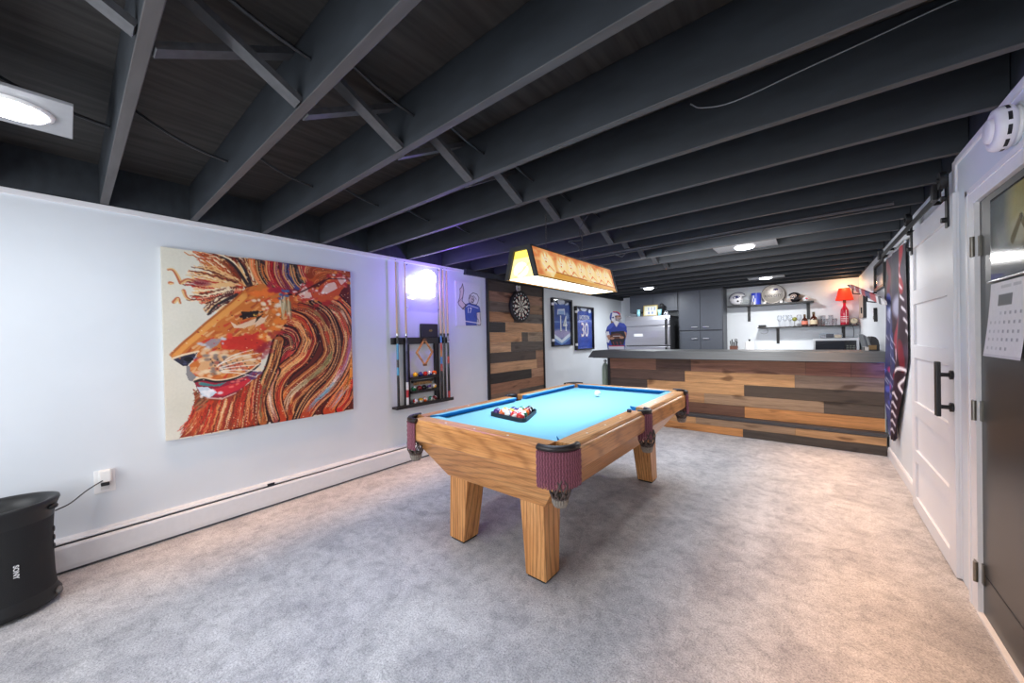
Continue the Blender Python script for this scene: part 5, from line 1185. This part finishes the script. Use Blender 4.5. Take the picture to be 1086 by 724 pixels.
# red lamp
lx, ly = .435, 8.07
LAMP = t = thing('table_lamp', 'red bottle based table lamp with a glowing red shade on the lower shelf', 'lamp', (lx, ly, LS)); F = Fr((lx, ly, z), (1, 0, 0), (0, 1, 0), (0, 0, 1))
MB().lathe(F, [(.001, 0), (.052, 0), (.055, .01), (.055, .20), (.05, .245), (.03, .285), (.018, .31), (.017, .36), (.001, .36)], 28).build('bottle_base', mat('red_glass', (186, 30, 56), .15, var=.15, ns=14, coat=.5), t)
m = MB()
for zz in (.05, .075, .10, .13): m.lathe(F, [(.0556, zz), (.0556, zz + .008)], 20, a0=radians(-150), a1=radians(-40))
m.box((lx + .012, ly - .0565, z + .02), (lx + .02, ly - .054, z + .24)); m.build('label_print', mat('label_white', (236, 206, 206), .5), t)
MB().cyl(F(0, 0, .36), F(0, 0, .43), .02, n=16).build('socket', mat('dark_brass', (120, 60, 40), .4, .5), t)
SHADE = mat('red_shade', (226, 46, 20), .7, em=.75, emc=(255, 52, 18), var=.04)
MB().lathe(F, [(.112, .405), (.070, .595)], 32).build('lamp_shade', SHADE, t)
m = MB()
for r, zz in ((.112, .405), (.07, .595)): m.tube([F(r * cos(a), r * sin(a), zz) for a in [2 * pi * k / 32 for k in range(32)]], .003, 5, closed=True)
m.tube([F(.07, 0, .595), F(0, 0, .592), F(-.07, 0, .595)], .002, 5); m.tube([F(0, 0, .592), F(0, 0, .43)], .003, 5); m.build('shade_ring', mat('ring_red', (170, 30, 20), .5), t)
MB().sphere(F(0, 0, .48), .03, 16, 10, sc=(1, 1, 1.3)).build('bulb', emis('warm_bulb', (255, 190, 120), 2.5), t)
t = thing('desk_clock', 'small round dial clock on the shelf to the right of the red lamp', 'clock', (.545, 8.07, LS)); F = Fr((.545, 8.05, z + .062), (1, 0, 0), (0, 0, 1))
MB().lathe(F, [(.001, -.03), (.048, -.03), (.05, -.02), (.05, .0), (.044, .004)], 28).build('case', mat('clock_case', (120, 112, 92), .35, .6), t); MB().lathe(F, [(.044, .001), (.001, .0015)], 28).build('dial', mat('clock_dial', (206, 196, 170), .6), t)
m = MB(); m.fbox(F, -.002, .002, 0, .03, .002, .003); m.fbox(F, 0, .022, -.002, .002, .002, .003); m.build('hand', BLK, t); m = MB()
for s in (-1, 1): m.cyl(F(s * .03, -.04, -.015), F(s * .036, -.061, -.015), .006, n=8)
m.build('foot', BLK, t)
m = MB().tube(spline([(.50, 8.12, z + .01), (.53, 8.19, z - .0), (.55, 8.188, LS - .08), (.545, 8.188, LS - .2), (.50, 8.188, LS - .32)], 6), .003, 5); m.build('lamp_cord', BLKP, LAMP)
# counter things
zc = .913
t = thing('microwave', 'silver microwave oven with a black glass door at the right end of the far wall', 'microwave', (.31, 7.93, zc)); mx0, mx1, my = .035, .58, 7.74
MB().box((mx0, my + .02, zc + .012), (mx1, 8.15, zc + .285)).build('body', STEEL, t, bevel=.005)
m = MB(); m.box((mx0, my, zc + .25), (mx1, my + .02, zc + .285)); m.box((mx0, my, zc + .012), (mx0 + .025, my + .02, zc + .25)); m.box((mx1 - .03, my, zc + .012), (mx1, my + .02, zc + .25)); m.box((mx0 + .025, my, zc + .012), (mx1 - .03, my + .02, zc + .035)); m.build('front_frame', STEEL, t)
MB().box((mx0 + .025, my + .003, zc + .035), (mx1 - .17, my + .02, zc + .25)).build('door', mat('black_glass', (34, 36, 42), .08, var=.03), t)
MB().box((mx1 - .17, my + .002, zc + .035), (mx1 - .03, my + .02, zc + .25)).build('control_panel', mat('panel_black', (24, 25, 30), .2), t)
m = MB()
for r in range(4):
    for c in range(3): m.box((mx1 - .145 + c * .036, my, zc + .06 + r * .032), (mx1 - .12 + c * .036, my + .002, zc + .08 + r * .032))
m.build('button', mat('button_grey', (74, 78, 70), .5), t); m = MB()
for x in (mx0 + .04, mx1 - .04):
    for y in (my + .06, 8.1): m.cyl((x, y, zc), (x, y, zc + .0125), .012, n=10)
m.build('foot', BLKP, t)
zm = zc + .2865
t = thing('clear_tray', 'low clear tray of small boxes sitting on top of the microwave', 'tray', (.24, 7.92, zm)); m = MB(); a0, a1, b0, b1 = .11, .40, 7.84, 8.0
m.box((a0, b0, zm), (a1, b1, zm + .004)); m.box((a0, b0, zm + .004), (a0 + .004, b1, zm + .085)); m.box((a1 - .004, b0, zm + .004), (a1, b1, zm + .085)); m.box((a0 + .004, b0, zm + .004), (a1 - .004, b0 + .004, zm + .085)); m.box((a0 + .004, b1 - .004, zm + .004), (a1 - .004, b1, zm + .085)); m.build('tray', GLASS, t)
for x0, x1, h, lab, c in ((.125, .19, .05, 'small grey box at the left inside the clear tray on the microwave', (150, 150, 156)), (.20, .29, .07, 'dark box in the middle of the clear tray on the microwave', (80, 80, 86)), (.30, .385, .055, 'pale tan box at the right inside the clear tray on the microwave', (190, 176, 156))):
    tag(MB().box((x0, 7.86, zm + .0045), (x1, 7.97, zm + h)).build('small_box', mat('box_paper', c, .7), loc=(x0, 7.9, zm), bevel=.003), lab, 'box', 'boxes in the tray')
t = thing('utensil_crock', 'brown wooden utensil holder with dark handled knives at the left end of the far counter', 'utensil holder', (-1.105, 7.86, zc)); F = Fr((-1.105, 7.86, zc), (1, 0, 0), (0, 1, 0), (0, 0, 1))
m = MB()
for k in range(9): m.box((-1.165 + .0133 * k, 7.80, zc + .001), (-1.153 + .0133 * k, 7.815, zc + .17))
m.box((-1.165, 7.816, zc + .001), (-1.046, 7.91, zc + .165)); m.build('block', mat('crock_wood', (104, 66, 52), .5, var=.2, scale=(1, 1, 10)), t)
m = MB()
for k, (x, h, r) in enumerate(((-1.15, .27, .010), (-1.128, .30, .009), (-1.105, .25, .011), (-1.08, .28, .009), (-1.06, .26, .010))): m.cyl((x, 7.85, zc + .165), (x + .004 * (k - 2), 7.845, zc + h - .01), r * .8, r, 10)
m.tube([(-1.068 + .018 * cos(a), 7.84, zc + .275 + .018 * sin(a)) for a in [2 * pi * k / 14 for k in range(14)]], .005, 6, closed=True); m.build('utensil_handle', BLKP, t)
t = thing('paper_towel_roll', 'white paper towel roll on a black holder on the far counter', 'paper towel', (-.86, 7.86, zc)); F = Fr((-.86, 7.86, zc), (1, 0, 0), (0, 1, 0), (0, 0, 1))
MB().lathe(F, [(.02, .012), (.064, .012), (.066, .018), (.066, .235), (.063, .242), (.02, .242)], 32).build('roll', mat('paper_white', (238, 238, 238), .9, var=.02, bmp=.1), t)
MB().lathe(F, [(.001, .0005), (.075, .0005), (.075, .011), (.008, .012), (.008, .262), (.018, .266), (.018, .285), (.001, .287)], 24).build('holder', BLKP, t)
t = thing('napkin_caddy', 'dark caddy with leaning grey leaflets at the right end of the bar counter', 'caddy', (.53, 5.70, 1.083)); F = Fr((.47, 5.68, 1.084), (.96, .28, 0), (-.28, .96, 0), (0, 0, 1))
MB().ext(Fr(F(0, 0, 0), (.96, .28, 0), (0, 0, 1)), [(.02, 0), (.128, 0), (.128, .06), (.118, .115), (.095, .15), (.06, .16), (.05, .04), (.02, .04)], -.09, -.0).build('holder', mat('caddy_black', (44, 42, 44), .4), t, bevel=.004)
m = MB()
for k, (c, h) in enumerate((((120, 124, 128), .185), ((96, 100, 106), .175), ((150, 152, 154), .165), ((110, 112, 116), .15))): m.hexa([F(.006 + .014 * k, -.005, .045), F(.016 + .014 * k, -.005, .045), F(.016 + .014 * k, .09, .045), F(.006 + .014 * k, .09, .045), F(-.022 + .014 * k, -.005, h), F(-.014 + .014 * k, -.005, h), F(-.014 + .014 * k, .09, h), F(-.022 + .014 * k, .09, h)], col=lin(c))
m.fbox(F, .03, .10, -.006, -.001, .01, .06, col=lin((130, 104, 70))); m.fbox(F, .0, .03, -.012, -.002, 0, .04, col=lin((206, 200, 196))); m.build('leaflet', ART, t)

# ================================================================== RIGHT WALL
# near door in the right wall
struct(MB().box((.596, 2.715, 0), (XR, 2.93, 2.17)).build('trim_6', WALL))
struct(MB().box((.588, 2.93, 0), (XR, 2.985, 2.18)).build('trim_7', TRIM, bevel=.004))
struct(MB().box((.596, .9, 1.95), (XR, 2.715, 2.17)).build('trim_8', WALL))
struct(MB().box((.586, .9, 2.15), (XR, 2.93, 2.183)).build('trim_9', TRIM, bevel=.004))
m = MB(); m.box((.578, 2.612, 0), (XR, 2.715, 1.95)); m.box((.574, 2.69, 0), (.578, 2.715, 1.95)); m.box((.578, 1.70, 1.872), (XR, 2.612, 1.95)); m.box((.574, 1.70, 1.925), (.578, 2.715, 1.95)); m.box((.578, 1.60, 0), (XR, 1.70, 1.95)); struct(m.build('trim_10', TRIM))
DRK = mat('dark_grey_door', (46, 49, 51), .35, var=.05, ns=5)
d = MB().box((.594, 1.702, .012), (.618, 2.609, 1.870)).build('door_1', DRK); struct(d)
m = MB().box((.592, 1.71, .19), (.594, 2.605, .197)); m.build('seam', BLK, d)
HG = mat('hinge_metal', (140, 136, 128), .3, .9, var=.1)
for zz in (1.673, .192, .93):
    m = MB(); m.cyl((.572, 2.612, zz - .045), (.572, 2.612, zz + .045), .008, n=10); m.box((.5725, 2.614, zz - .045), (.577, 2.640, zz + .045)); m.box((.588, 2.585, zz - .045), (.5935, 2.609, zz + .045)); m.build('hinge', HG, d)
struct(MB().box((.575, 1.702, 0), (XR, 2.612, .011)).build('trim_11', TRIM))
# calendar
t = thing('wall_calendar', 'open wall calendar with a dark photo page hanging on the dark grey door', 'calendar', (.594, 2.33, 1.5)); F = RW(2.475, 1.185, .5925)
def photo():
    a = Art(70, 60, 1, 1, (66, 70, 70))
    a.ell(.4, .35, .4, .5, (206, 210, 204), .9, .9); a.ell(.25, .15, .3, .25, (120, 126, 124), .8, .9); a.ell(.8, .25, .3, .4, (206, 192, 120), .8, 1); a.ell(.75, .55, .2, .16, (230, 226, 200), .8, .8); a.ell(.4, .95, .6, .25, (54, 58, 60), .9, .8); a.stroke([(.6, .6), (.8, .4), (.95, .6)], .05, .03, (110, 96, 60), .7); a.rect(0, 0, 1, .03, (40, 42, 44))
    return a
def page():
    a = Art(80, 76, 1, 1, (226, 224, 230))
    a.rect(.25, .17, .62, .31, (92, 94, 98)); a.rect(.3, .05, .56, .09, (196, 196, 202)); a.rect(.62, .05, .8, .09, (190, 190, 198))
    for r in range(5):
        for c in range(7):
            if (r == 0 and c < 2) or (r == 4 and c > 4): continue
            a.rect(.08 + c * .125, .40 + r * .115, .10 + c * .125, .44 + r * .115, (150, 150, 160)); a.rect(.105 + c * .125, .40 + r * .115, .125 + c * .125, .44 + r * .115, (176, 176, 186))
    a.rect(0, .965, 1, 1, (206, 204, 212)); return a
MB().art(Fr(F(0, .315, .001), F.u, F.v, F.w), photo(), .36, .34).build('photo_page', artmat('photo_gloss', .12, coat=.4), t)
def bend(u, v): return F(u + .012 - .03 * (1 - v / .30), v, .004 + .016 * (1 - v / .30) ** 1.6)
MB().art(None, page(), .36, .30, bend=bend).build('date_page', ART, t)
MB().cyl(F(.0, .312, .006), F(.40, .312, .006), .006, n=10).build('binding', CHROME, t)
# alarm above the door
t = thing('wall_alarm', 'round white alarm unit with black slots on the wall above the dark door', 'alarm', (.596, 2.225, 2.05)); F = RW(2.225, 2.045, .596)
MB().lathe(F, [(.001, .001), (.068, .001), (.068, .010), (.064, .012)], 36).build('base_ring', WHITE, t); MB().lathe(F, [(.064, .011), (.076, .018), (.079, .024), (.079, .048), (.072, .060), (.05, .064), (.047, .060), (.044, .064), (.044, .070), (.038, .074), (.001, .075)], 36).build('housing', mat('alarm_white', (232, 230, 236), .35, var=.02), t)
m = MB()
for k in range(10):
    a = 2 * pi * k / 10; m.lathe(F, [(.0795, .030), (.0795, .040)], 3, a0=a, a1=a + .42)
m.build('slot', BLK, t)

# barn door
T = thing('barn_door', 'white five panel sliding barn door on a black overhead track', 'door', (.59, 3.43, 0)); F = RW(3.955, 0, .61); w, h = 1.045, 2.005
BD = mat('barn_door_paint', (228, 228, 232), .4, var=.02, ns=3)
MB().fbox(F, 0, w, .008, h, 0, .022).build('back_panel', BD, T)
m = MB(); m.fbox(F, 0, .10, .008, h, .0222, .036); m.fbox(F, w - .115, w, .008, h, .0222, .036)
for z0, z1 in ((1.885, h), (1.485, 1.585), (1.103, 1.195), (.69, .79), (.36, .44), (.008, .10)): m.fbox(F, .1002, w - .1152, z0, z1, .0222, .036)
m.build('frame', BD, T, bevel=.002)
def hanger(y):
    m = MB(); G_ = RW(y, 0, .574); m.fbox(G_, -.022, .022, 1.845, 2.125, .0005, .008); hg = m.build('hanger', BLK, T)
    m = MB().cyl((.5735 - .009, y, 2.098), (.5735 - .033, y, 2.098), .045, n=24); m.cyl((.5735 - .009, y, 2.098), (.5735 - .04, y, 2.098), .014, n=12)
    for zz in (1.885, 2.0): m.cyl((.566, y, zz), (.548, y, zz), .014, n=12)
    m.build('wheel', BLKP, hg)
hanger(2.985); hanger(3.87)
m = MB().box((.487, 2.832, .851), (.505, 2.857, 1.142)); m2 = MB()
m = MB().fbox(RW(2.93, 0, .574), -.022, .022, .842, 1.132, .045, .063)
hd = m.build('handle', BLK, T, bevel=.004); m = MB()
for zz in (1.062, .892): G_ = RW(2.93, zz, .574); m.cyl(G_(0, 0, .0005), G_(0, 0, .045), .011, n=14); m.cyl(G_(0, 0, .0003), G_(0, 0, .012), .024, n=18)
m.build('handle_post', BLK, hd)
t = thing('barn_door_track', 'black flat steel track carrying the white barn door along the right wall', 'door track', (.56, 4.0, 2.04))
MB().box((.545, 2.99, 2.012), (.552, 5.15, 2.052)).build('rail', BLK, t, bevel=.002); m = MB()
for y in (3.2, 4.0, 4.7, 5.08): m.cyl((.552, y, 2.032), (XR, y, 2.032), .012, n=12)
m.build('standoff', BLK, t); m = MB()
for y in (3.04, 5.12): m = MB().box((.525, y - .02, 2.053), (.565, y + .02, 2.095)); m.box((.525, y - .03, 2.008), (.5445, y + .03, 2.053)); m.build('end_stop', BLK, t, bevel=.004)
# banner
def banner():
    a = Art(70, 150, 1, 1.75, (50, 46, 56))
    a.poly([(0, .45), (.55, .55), (.62, 1.75), (0, 1.75)], (54, 58, 104)); a.poly([(.45, .5), (1, .3), (1, 1.75), (.6, 1.75)], (44, 22, 34))
    for k in range(120): a.ell(rng.random(), rng.random() * 1.75, .08, .05, [(70, 60, 80), (40, 40, 60), (90, 70, 100)][k % 3], .3, .9)
    a.stroke(spline([(.1, .05), (.22, .18), (.15, .32), (.24, .45)]), .05, .04, (110, 40, 54), .8); a.stroke(spline([(.15, .42), (.3, .55), (.22, .75)]), .08, .05, (66, 78, 150), .9); a.ell(.2, .55, .1, .06, (206, 210, 236), .7, .6)
    a.stroke(spline([(.85, .03), (.75, .2), (.85, .35)]), .08, .06, (150, 40, 54), .8); a.ell(.6, .5, .12, .1, (170, 172, 196), .8, .6); a.stroke(spline([(.7, .6), (.55, .8), (.62, 1.0), (.5, 1.15)]), .045, .03, (140, 40, 56), .7); a.stroke(spline([(.8, .85), (.88, 1.05)]), .06, .03, (110, 24, 40), .8)
    for k in range(26): x, y = rng.random() * .55, .5 + rng.random() * 1.15; a.stroke([(x, y), (x + .08, y + .05)], .007, .005, (206, 206, 226), .8)
    for k in range(7): a.stroke([(.72 + .035 * k, .12 + .1 * k), (.80 + .035 * k, .16 + .1 * k)], .014, .01, (230, 226, 234), .9)
    a.stroke(spline([(.55, .9), (.6, 1.2), (.52, 1.45), (.6, 1.72)]), .02, .02, (206, 176, 190), .8)
    a.stroke(spline([(.62, 1.14), (.8, 1.05), (.98, 1.06)]), .014, .012, (236, 226, 232)); a.stroke(spline([(.95, 1.12), (.85, 1.2), (.95, 1.26), (1, 1.2)]), .014, .012, (236, 226, 232))
    for k in range(5): a.stroke([(.64, 1.3 + .09 * k), (.78, 1.28 + .09 * k), (.84, 1.33 + .09 * k)], .012, .01, (232, 222, 230))
    for k in range(14): x, y = .03 + rng.random() * .4, 1.1 + rng.random() * .6; a.ell(x, y, .05, .03, (206, 60, 110) if k % 4 == 0 else (90, 96, 190), .7, .7)
    return a
t = thing('hanging_banner', 'dark blue and red football banner hanging in folds beside the white barn door', 'banner', (.60, 4.75, .3))
def bend(u, v):
    s = u; d = 1 - v / 1.72
    y0 = 5.19 - max(0, d - .78) * 1.25 + .05 * sin(d * 3); y1 = 4.28 + max(0, d - .55) * 1.15
    fold = .018 * sin(s * 17 + d * 2.2) * (.3 + .7 * d) + .012 * sin(s * 7 - d * 5) * d
    return (.592 - fold - .01 * sin(pi * s) * d, y0 + (y1 - y0) * s, .285 + v + .06 * (1 - s) * max(0, d - .8) * 2)
MB().art(None, banner(), 1, 1.72, bend=bend).build('cloth', ART, t)
m = MB().box((.588, 4.26, 2.004), (.600, 5.29, 2.03)); m.build('hanging_rod', TRIM, t)
# black framed picture high on the wall
t = thing('picture_frame', 'dark glazed black picture frame high on the right wall beyond the banner', 'picture', (XR, 5.75, 1.76)); F = RW(6.11, 1.765); w, h, b = .72, .305, .03
m = MB(); m.fbox(F, 0, b, 0, h, .001, .03); m.fbox(F, w - b, w, 0, h, .001, .03); m.fbox(F, b, w - b, 0, b, .001, .03); m.fbox(F, b, w - b, h - b, h, .001, .03); m.build('frame', BLKW, t)
m = MB(); m.fbox(F, b, w - b, b, h * .55, .002, .008, col=lin((150, 154, 170))); m.fbox(F, b, w - b, h * .55, h - b, .002, .008, col=lin((84, 90, 100))); m.build('picture', ARTG, t); MB().fbox(F, b, w - b, b, h - b, .02, .022).build('glazing', PGLASS, t)
# ski mounted aslant
A0, A1 = Vector((.555, 4.86, 1.562)), Vector((.42, 6.94, 1.954)); dv = (A1 - A0); L = dv.length; dv.normalize(); sidev = Vector((.15, 0, -.99)); sidev = (sidev - dv * sidev.dot(dv)).normalized(); nv = dv.cross(sidev)
t = thing('striped_ski', 'pointed ski with red, white and navy stripes mounted aslant on the right wall', 'ski', tuple(A0)); F = Fr(A0, dv, sidev, nv); m = MB()
stops = [(0, .028, (206, 206, 210)), (.05, .052, (206, 206, 210)), (.07, .056, (60, 60, 70)), (.12, .058, (232, 230, 234)), (.17, .058, (190, 40, 54)), (.30, .058, (190, 40, 54)), (.305, .058, (52, 54, 120)), (.42, .056, (52, 54, 120)), (.425, .056, (190, 40, 54)), (.52, .055, (190, 40, 54)), (.525, .055, (232, 230, 234)), (.58, .054, (232, 230, 234)), (.585, .054, (178, 36, 50)), (.70, .052, (178, 36, 50)), (.705, .052, (226, 222, 228)), (.735, .051, (226, 222, 228)), (.74, .05, (170, 36, 50)), (.86, .046, (150, 34, 48)), (.865, .045, (226, 222, 228)), (.885, .042, (226, 222, 228)), (.89, .041, (34, 34, 60)), (.96, .022, (26, 26, 38)), (1, .003, (20, 20, 26))]
for (a, wa, ca), (b_, wb, cb) in zip(stops, stops[1:]):
    up = lambda q: .05 * max(0, q - .86) ** 2 * 30 * .1
    wa *= .62; wb *= .62
    m.hexa([F(a * L, -wa, 0 + up(a)), F(b_ * L, -wb, up(b_)), F(b_ * L, wb, up(b_)), F(a * L, wa, up(a)), F(a * L, -wa, .014 + up(a)), F(b_ * L, -wb, .014 + up(b_)), F(b_ * L, wb, .014 + up(b_)), F(a * L, wa, .014 + up(a))], col=lin(ca))
m.build('ski_body', ARTG, t)
m = MB()
for q in (.22, .62):
    p = F(q * L, .036, .007); m.tube([(XR - .001, p.y, p.z - .012), (p.x, p.y, p.z - .010)], .008, 8); m.tube([(p.x - .0, p.y, p.z - .012), (p.x - .06, p.y, p.z + .0), (p.x - .062, p.y, p.z + .06)], .007, 8); m.tube([(XR - .02, p.y, p.z - .012), (XR - .02, p.y, p.z + .19)], .007, 8)
m.build('wall_peg', BLK, t)
# wooden opener board and dark hook
t = thing('wall_plaque', 'narrow wooden plaque with a dark fitting mounted on the right wall below the ski', 'plaque', (XR, 7.33, 1.5)); F = RW(7.47, 1.50)
MB().fbox(F, -.30, .24, 0, .34, .001, .035).build('board', mat('plaque_wood', (176, 160, 146), .5, var=.15, scale=(1, 8, 1)), t, bevel=.004); MB().fbox(F, .24, .27, -.005, .345, .001, .036).build('dark_side', BLKW, t, bevel=.003)
m = MB().lathe(Fr(F(.12, .09, .0355), F.u, F.v, F.w), [(.03, 0), (.03, .012), (.001, .014)], 16); m.fbox(F, .10, .14, .10, .15, .036, .05); m.build('fitting', BLK, t)
t = thing('bottle_opener', 'small dark metal bottle opener fixed to the right wall', 'bottle opener', (XR, 6.15, 1.44)); F = RW(6.17, 1.425)
MB().ext(F, [(-.03, .11), (-.01, .15), (.03, .155), (.05, .12), (.04, .08), (.05, .05), (.06, .0), (.03, -.015), (.02, .03), (.0, .03), (-.04, .02), (-.05, .05), (-.01, .06), (.0, .085)], 0, .03).build('casting', BLK, t, bevel=.004)
m = MB()
for v in (.12, .02): m.cyl(F(.03, v, .029), F(.03, v, .034), .008, n=10)
m.build('screw', CHROME, t)
# ================================================================== LIGHT AND CAMERA
def light(name, kind, loc, energy, color=(1, 1, 1), target=None, **k):
    l = bpy.data.lights.new(name, kind); l.energy = energy; l.color = color
    for a, v in k.items(): setattr(l, a, v)
    o = bpy.data.objects.new(name, l); LINK(o); o.location = loc
    if target and (target[0], target[1]) != (loc[0], loc[1]): o.rotation_euler = (Vector(target) - Vector(loc)).to_track_quat('-Z', 'Y').to_euler()
    return o
COOL, NEU, WARM = (.90, .95, 1), (1, .985, .97), (1, .57, .31)
light('spot_near', 'AREA', (-2.315, -.10, 2.175), 8, COOL, (-2.315, -.10, 0), shape='DISK', size=.16)
light('spot_bar', 'AREA', (-.515, 4.44, 2.165), 20, NEU, (-.515, 4.44, 0), shape='DISK', size=.16)
light('spot_shelf', 'AREA', (-.545, 7.10, 2.15), 32, NEU, (-.545, 7.10, 0), shape='DISK', size=.16)
light('spot_fridge', 'AREA', (-2.33, 6.90, 2.15), 26, COOL, (-2.33, 6.9, 0), shape='DISK', size=.16)
light('table_light', 'AREA', (LX, 2.51, LZ0 - .004), 11, (.68, .82, 1), (LX, 2.51, 0), shape='RECTANGLE', size=.22, size_y=1.16, spread=radians(105))
light('fill_behind', 'AREA', (-1.5, -1.45, 1.35), 68, (.95, .975, 1), (-1.3, 3, .9), shape='RECTANGLE', size=3.0, size_y=1.5)  # added fill light behind the camera
light('fill_bar', 'AREA', (-.9, 3.95, 2.04), 23, NEU, (-.7, 5.6, .45), shape='RECTANGLE', size=1.8, size_y=.3)
light('fill_room', 'AREA', (-1.5, 2.2, 2.17), 23, (.68, .80, 1), (-1.5, 2.2, 0), shape='RECTANGLE', size=1.5, size_y=4.2, spread=radians(75))
light('ceiling_bounce', 'AREA', (-1.4, 1.0, 1.9), 0, NEU)
bpy.data.objects.remove(bpy.data.objects['ceiling_bounce'])
light('fill_warm_side', 'AREA', (.17, 2.7, 2.165), 20, WARM, (.17, 2.7, 0), shape='RECTANGLE', size=.10, size_y=5.2, spread=radians(44))  # added warm strip to tint the right floor, no fixture there
light('fill_warm_wall', 'AREA', (-3.12, 1.7, 2.165), 6, WARM, (-3.12, 1.7, 0), shape='RECTANGLE', size=.08, size_y=3.2, spread=radians(34))  # added warm strip for the floor along the heater, no fixture there
light('neon_violet', 'POINT', (-2.95, 2.6, 1.93), 15, (.26, .12, 1), shadow_soft_size=.05)
light('fill_violet_door', 'SPOT', (-3.1, 2.6, 1.95), 60, (.35, .22, 1), (.6, 2.35, 2.12), spot_size=radians(16), spot_blend=.8, shadow_soft_size=.05)  # added violet spot tinting the wall top above the dark door
light('bar_end_blue', 'POINT', (.57, 5.30, .90), .6, (.2, .2, 1), shadow_soft_size=.02)
light('lamp_warm', 'POINT', (.435, 7.98, 2.05), 4, (1, .55, .24), shadow_soft_size=.04)
w = bpy.data.worlds.new('world'); SC.world = w; w.use_nodes = True
w.node_tree.nodes['Background'].inputs[0].default_value = (.75, .8, .9, 1); w.node_tree.nodes['Background'].inputs[1].default_value = .3

f, yaw, pit, rol = 386.0, radians(39.364), radians(-.45), radians(1.184)
Fv = Vector((-sin(yaw), cos(yaw), 0)); Rv = Vector((cos(yaw), sin(yaw), 0)); Uv = Vector((0, 0, 1))
Fv, Uv = cos(pit) * Fv + sin(pit) * Uv, cos(pit) * Uv - sin(pit) * Fv
Rv, Uv = cos(rol) * Rv - sin(rol) * Uv, cos(rol) * Uv + sin(rol) * Rv
cam = bpy.data.cameras.new('camera'); co = bpy.data.objects.new('camera', cam); LINK(co)
M4 = Matrix((Rv, Uv, -Fv)).transposed().to_4x4(); M4.translation = (0, 0, 1.3); co.matrix_world = M4
cam.sensor_width = 36; cam.sensor_fit = 'HORIZONTAL'; cam.lens = f / 1086 * 36; cam.clip_start = .03; cam.clip_end = 60
SC.camera = co
SC.view_settings.view_transform = 'Standard'; SC.view_settings.look = 'None'; SC.view_settings.exposure = 0; SC.view_settings.gamma = 1
SC.cycles.max_bounces = 8; SC.cycles.diffuse_bounces = 5; SC.cycles.transparent_max_bounces = 40; SC.cycles.use_denoising = True
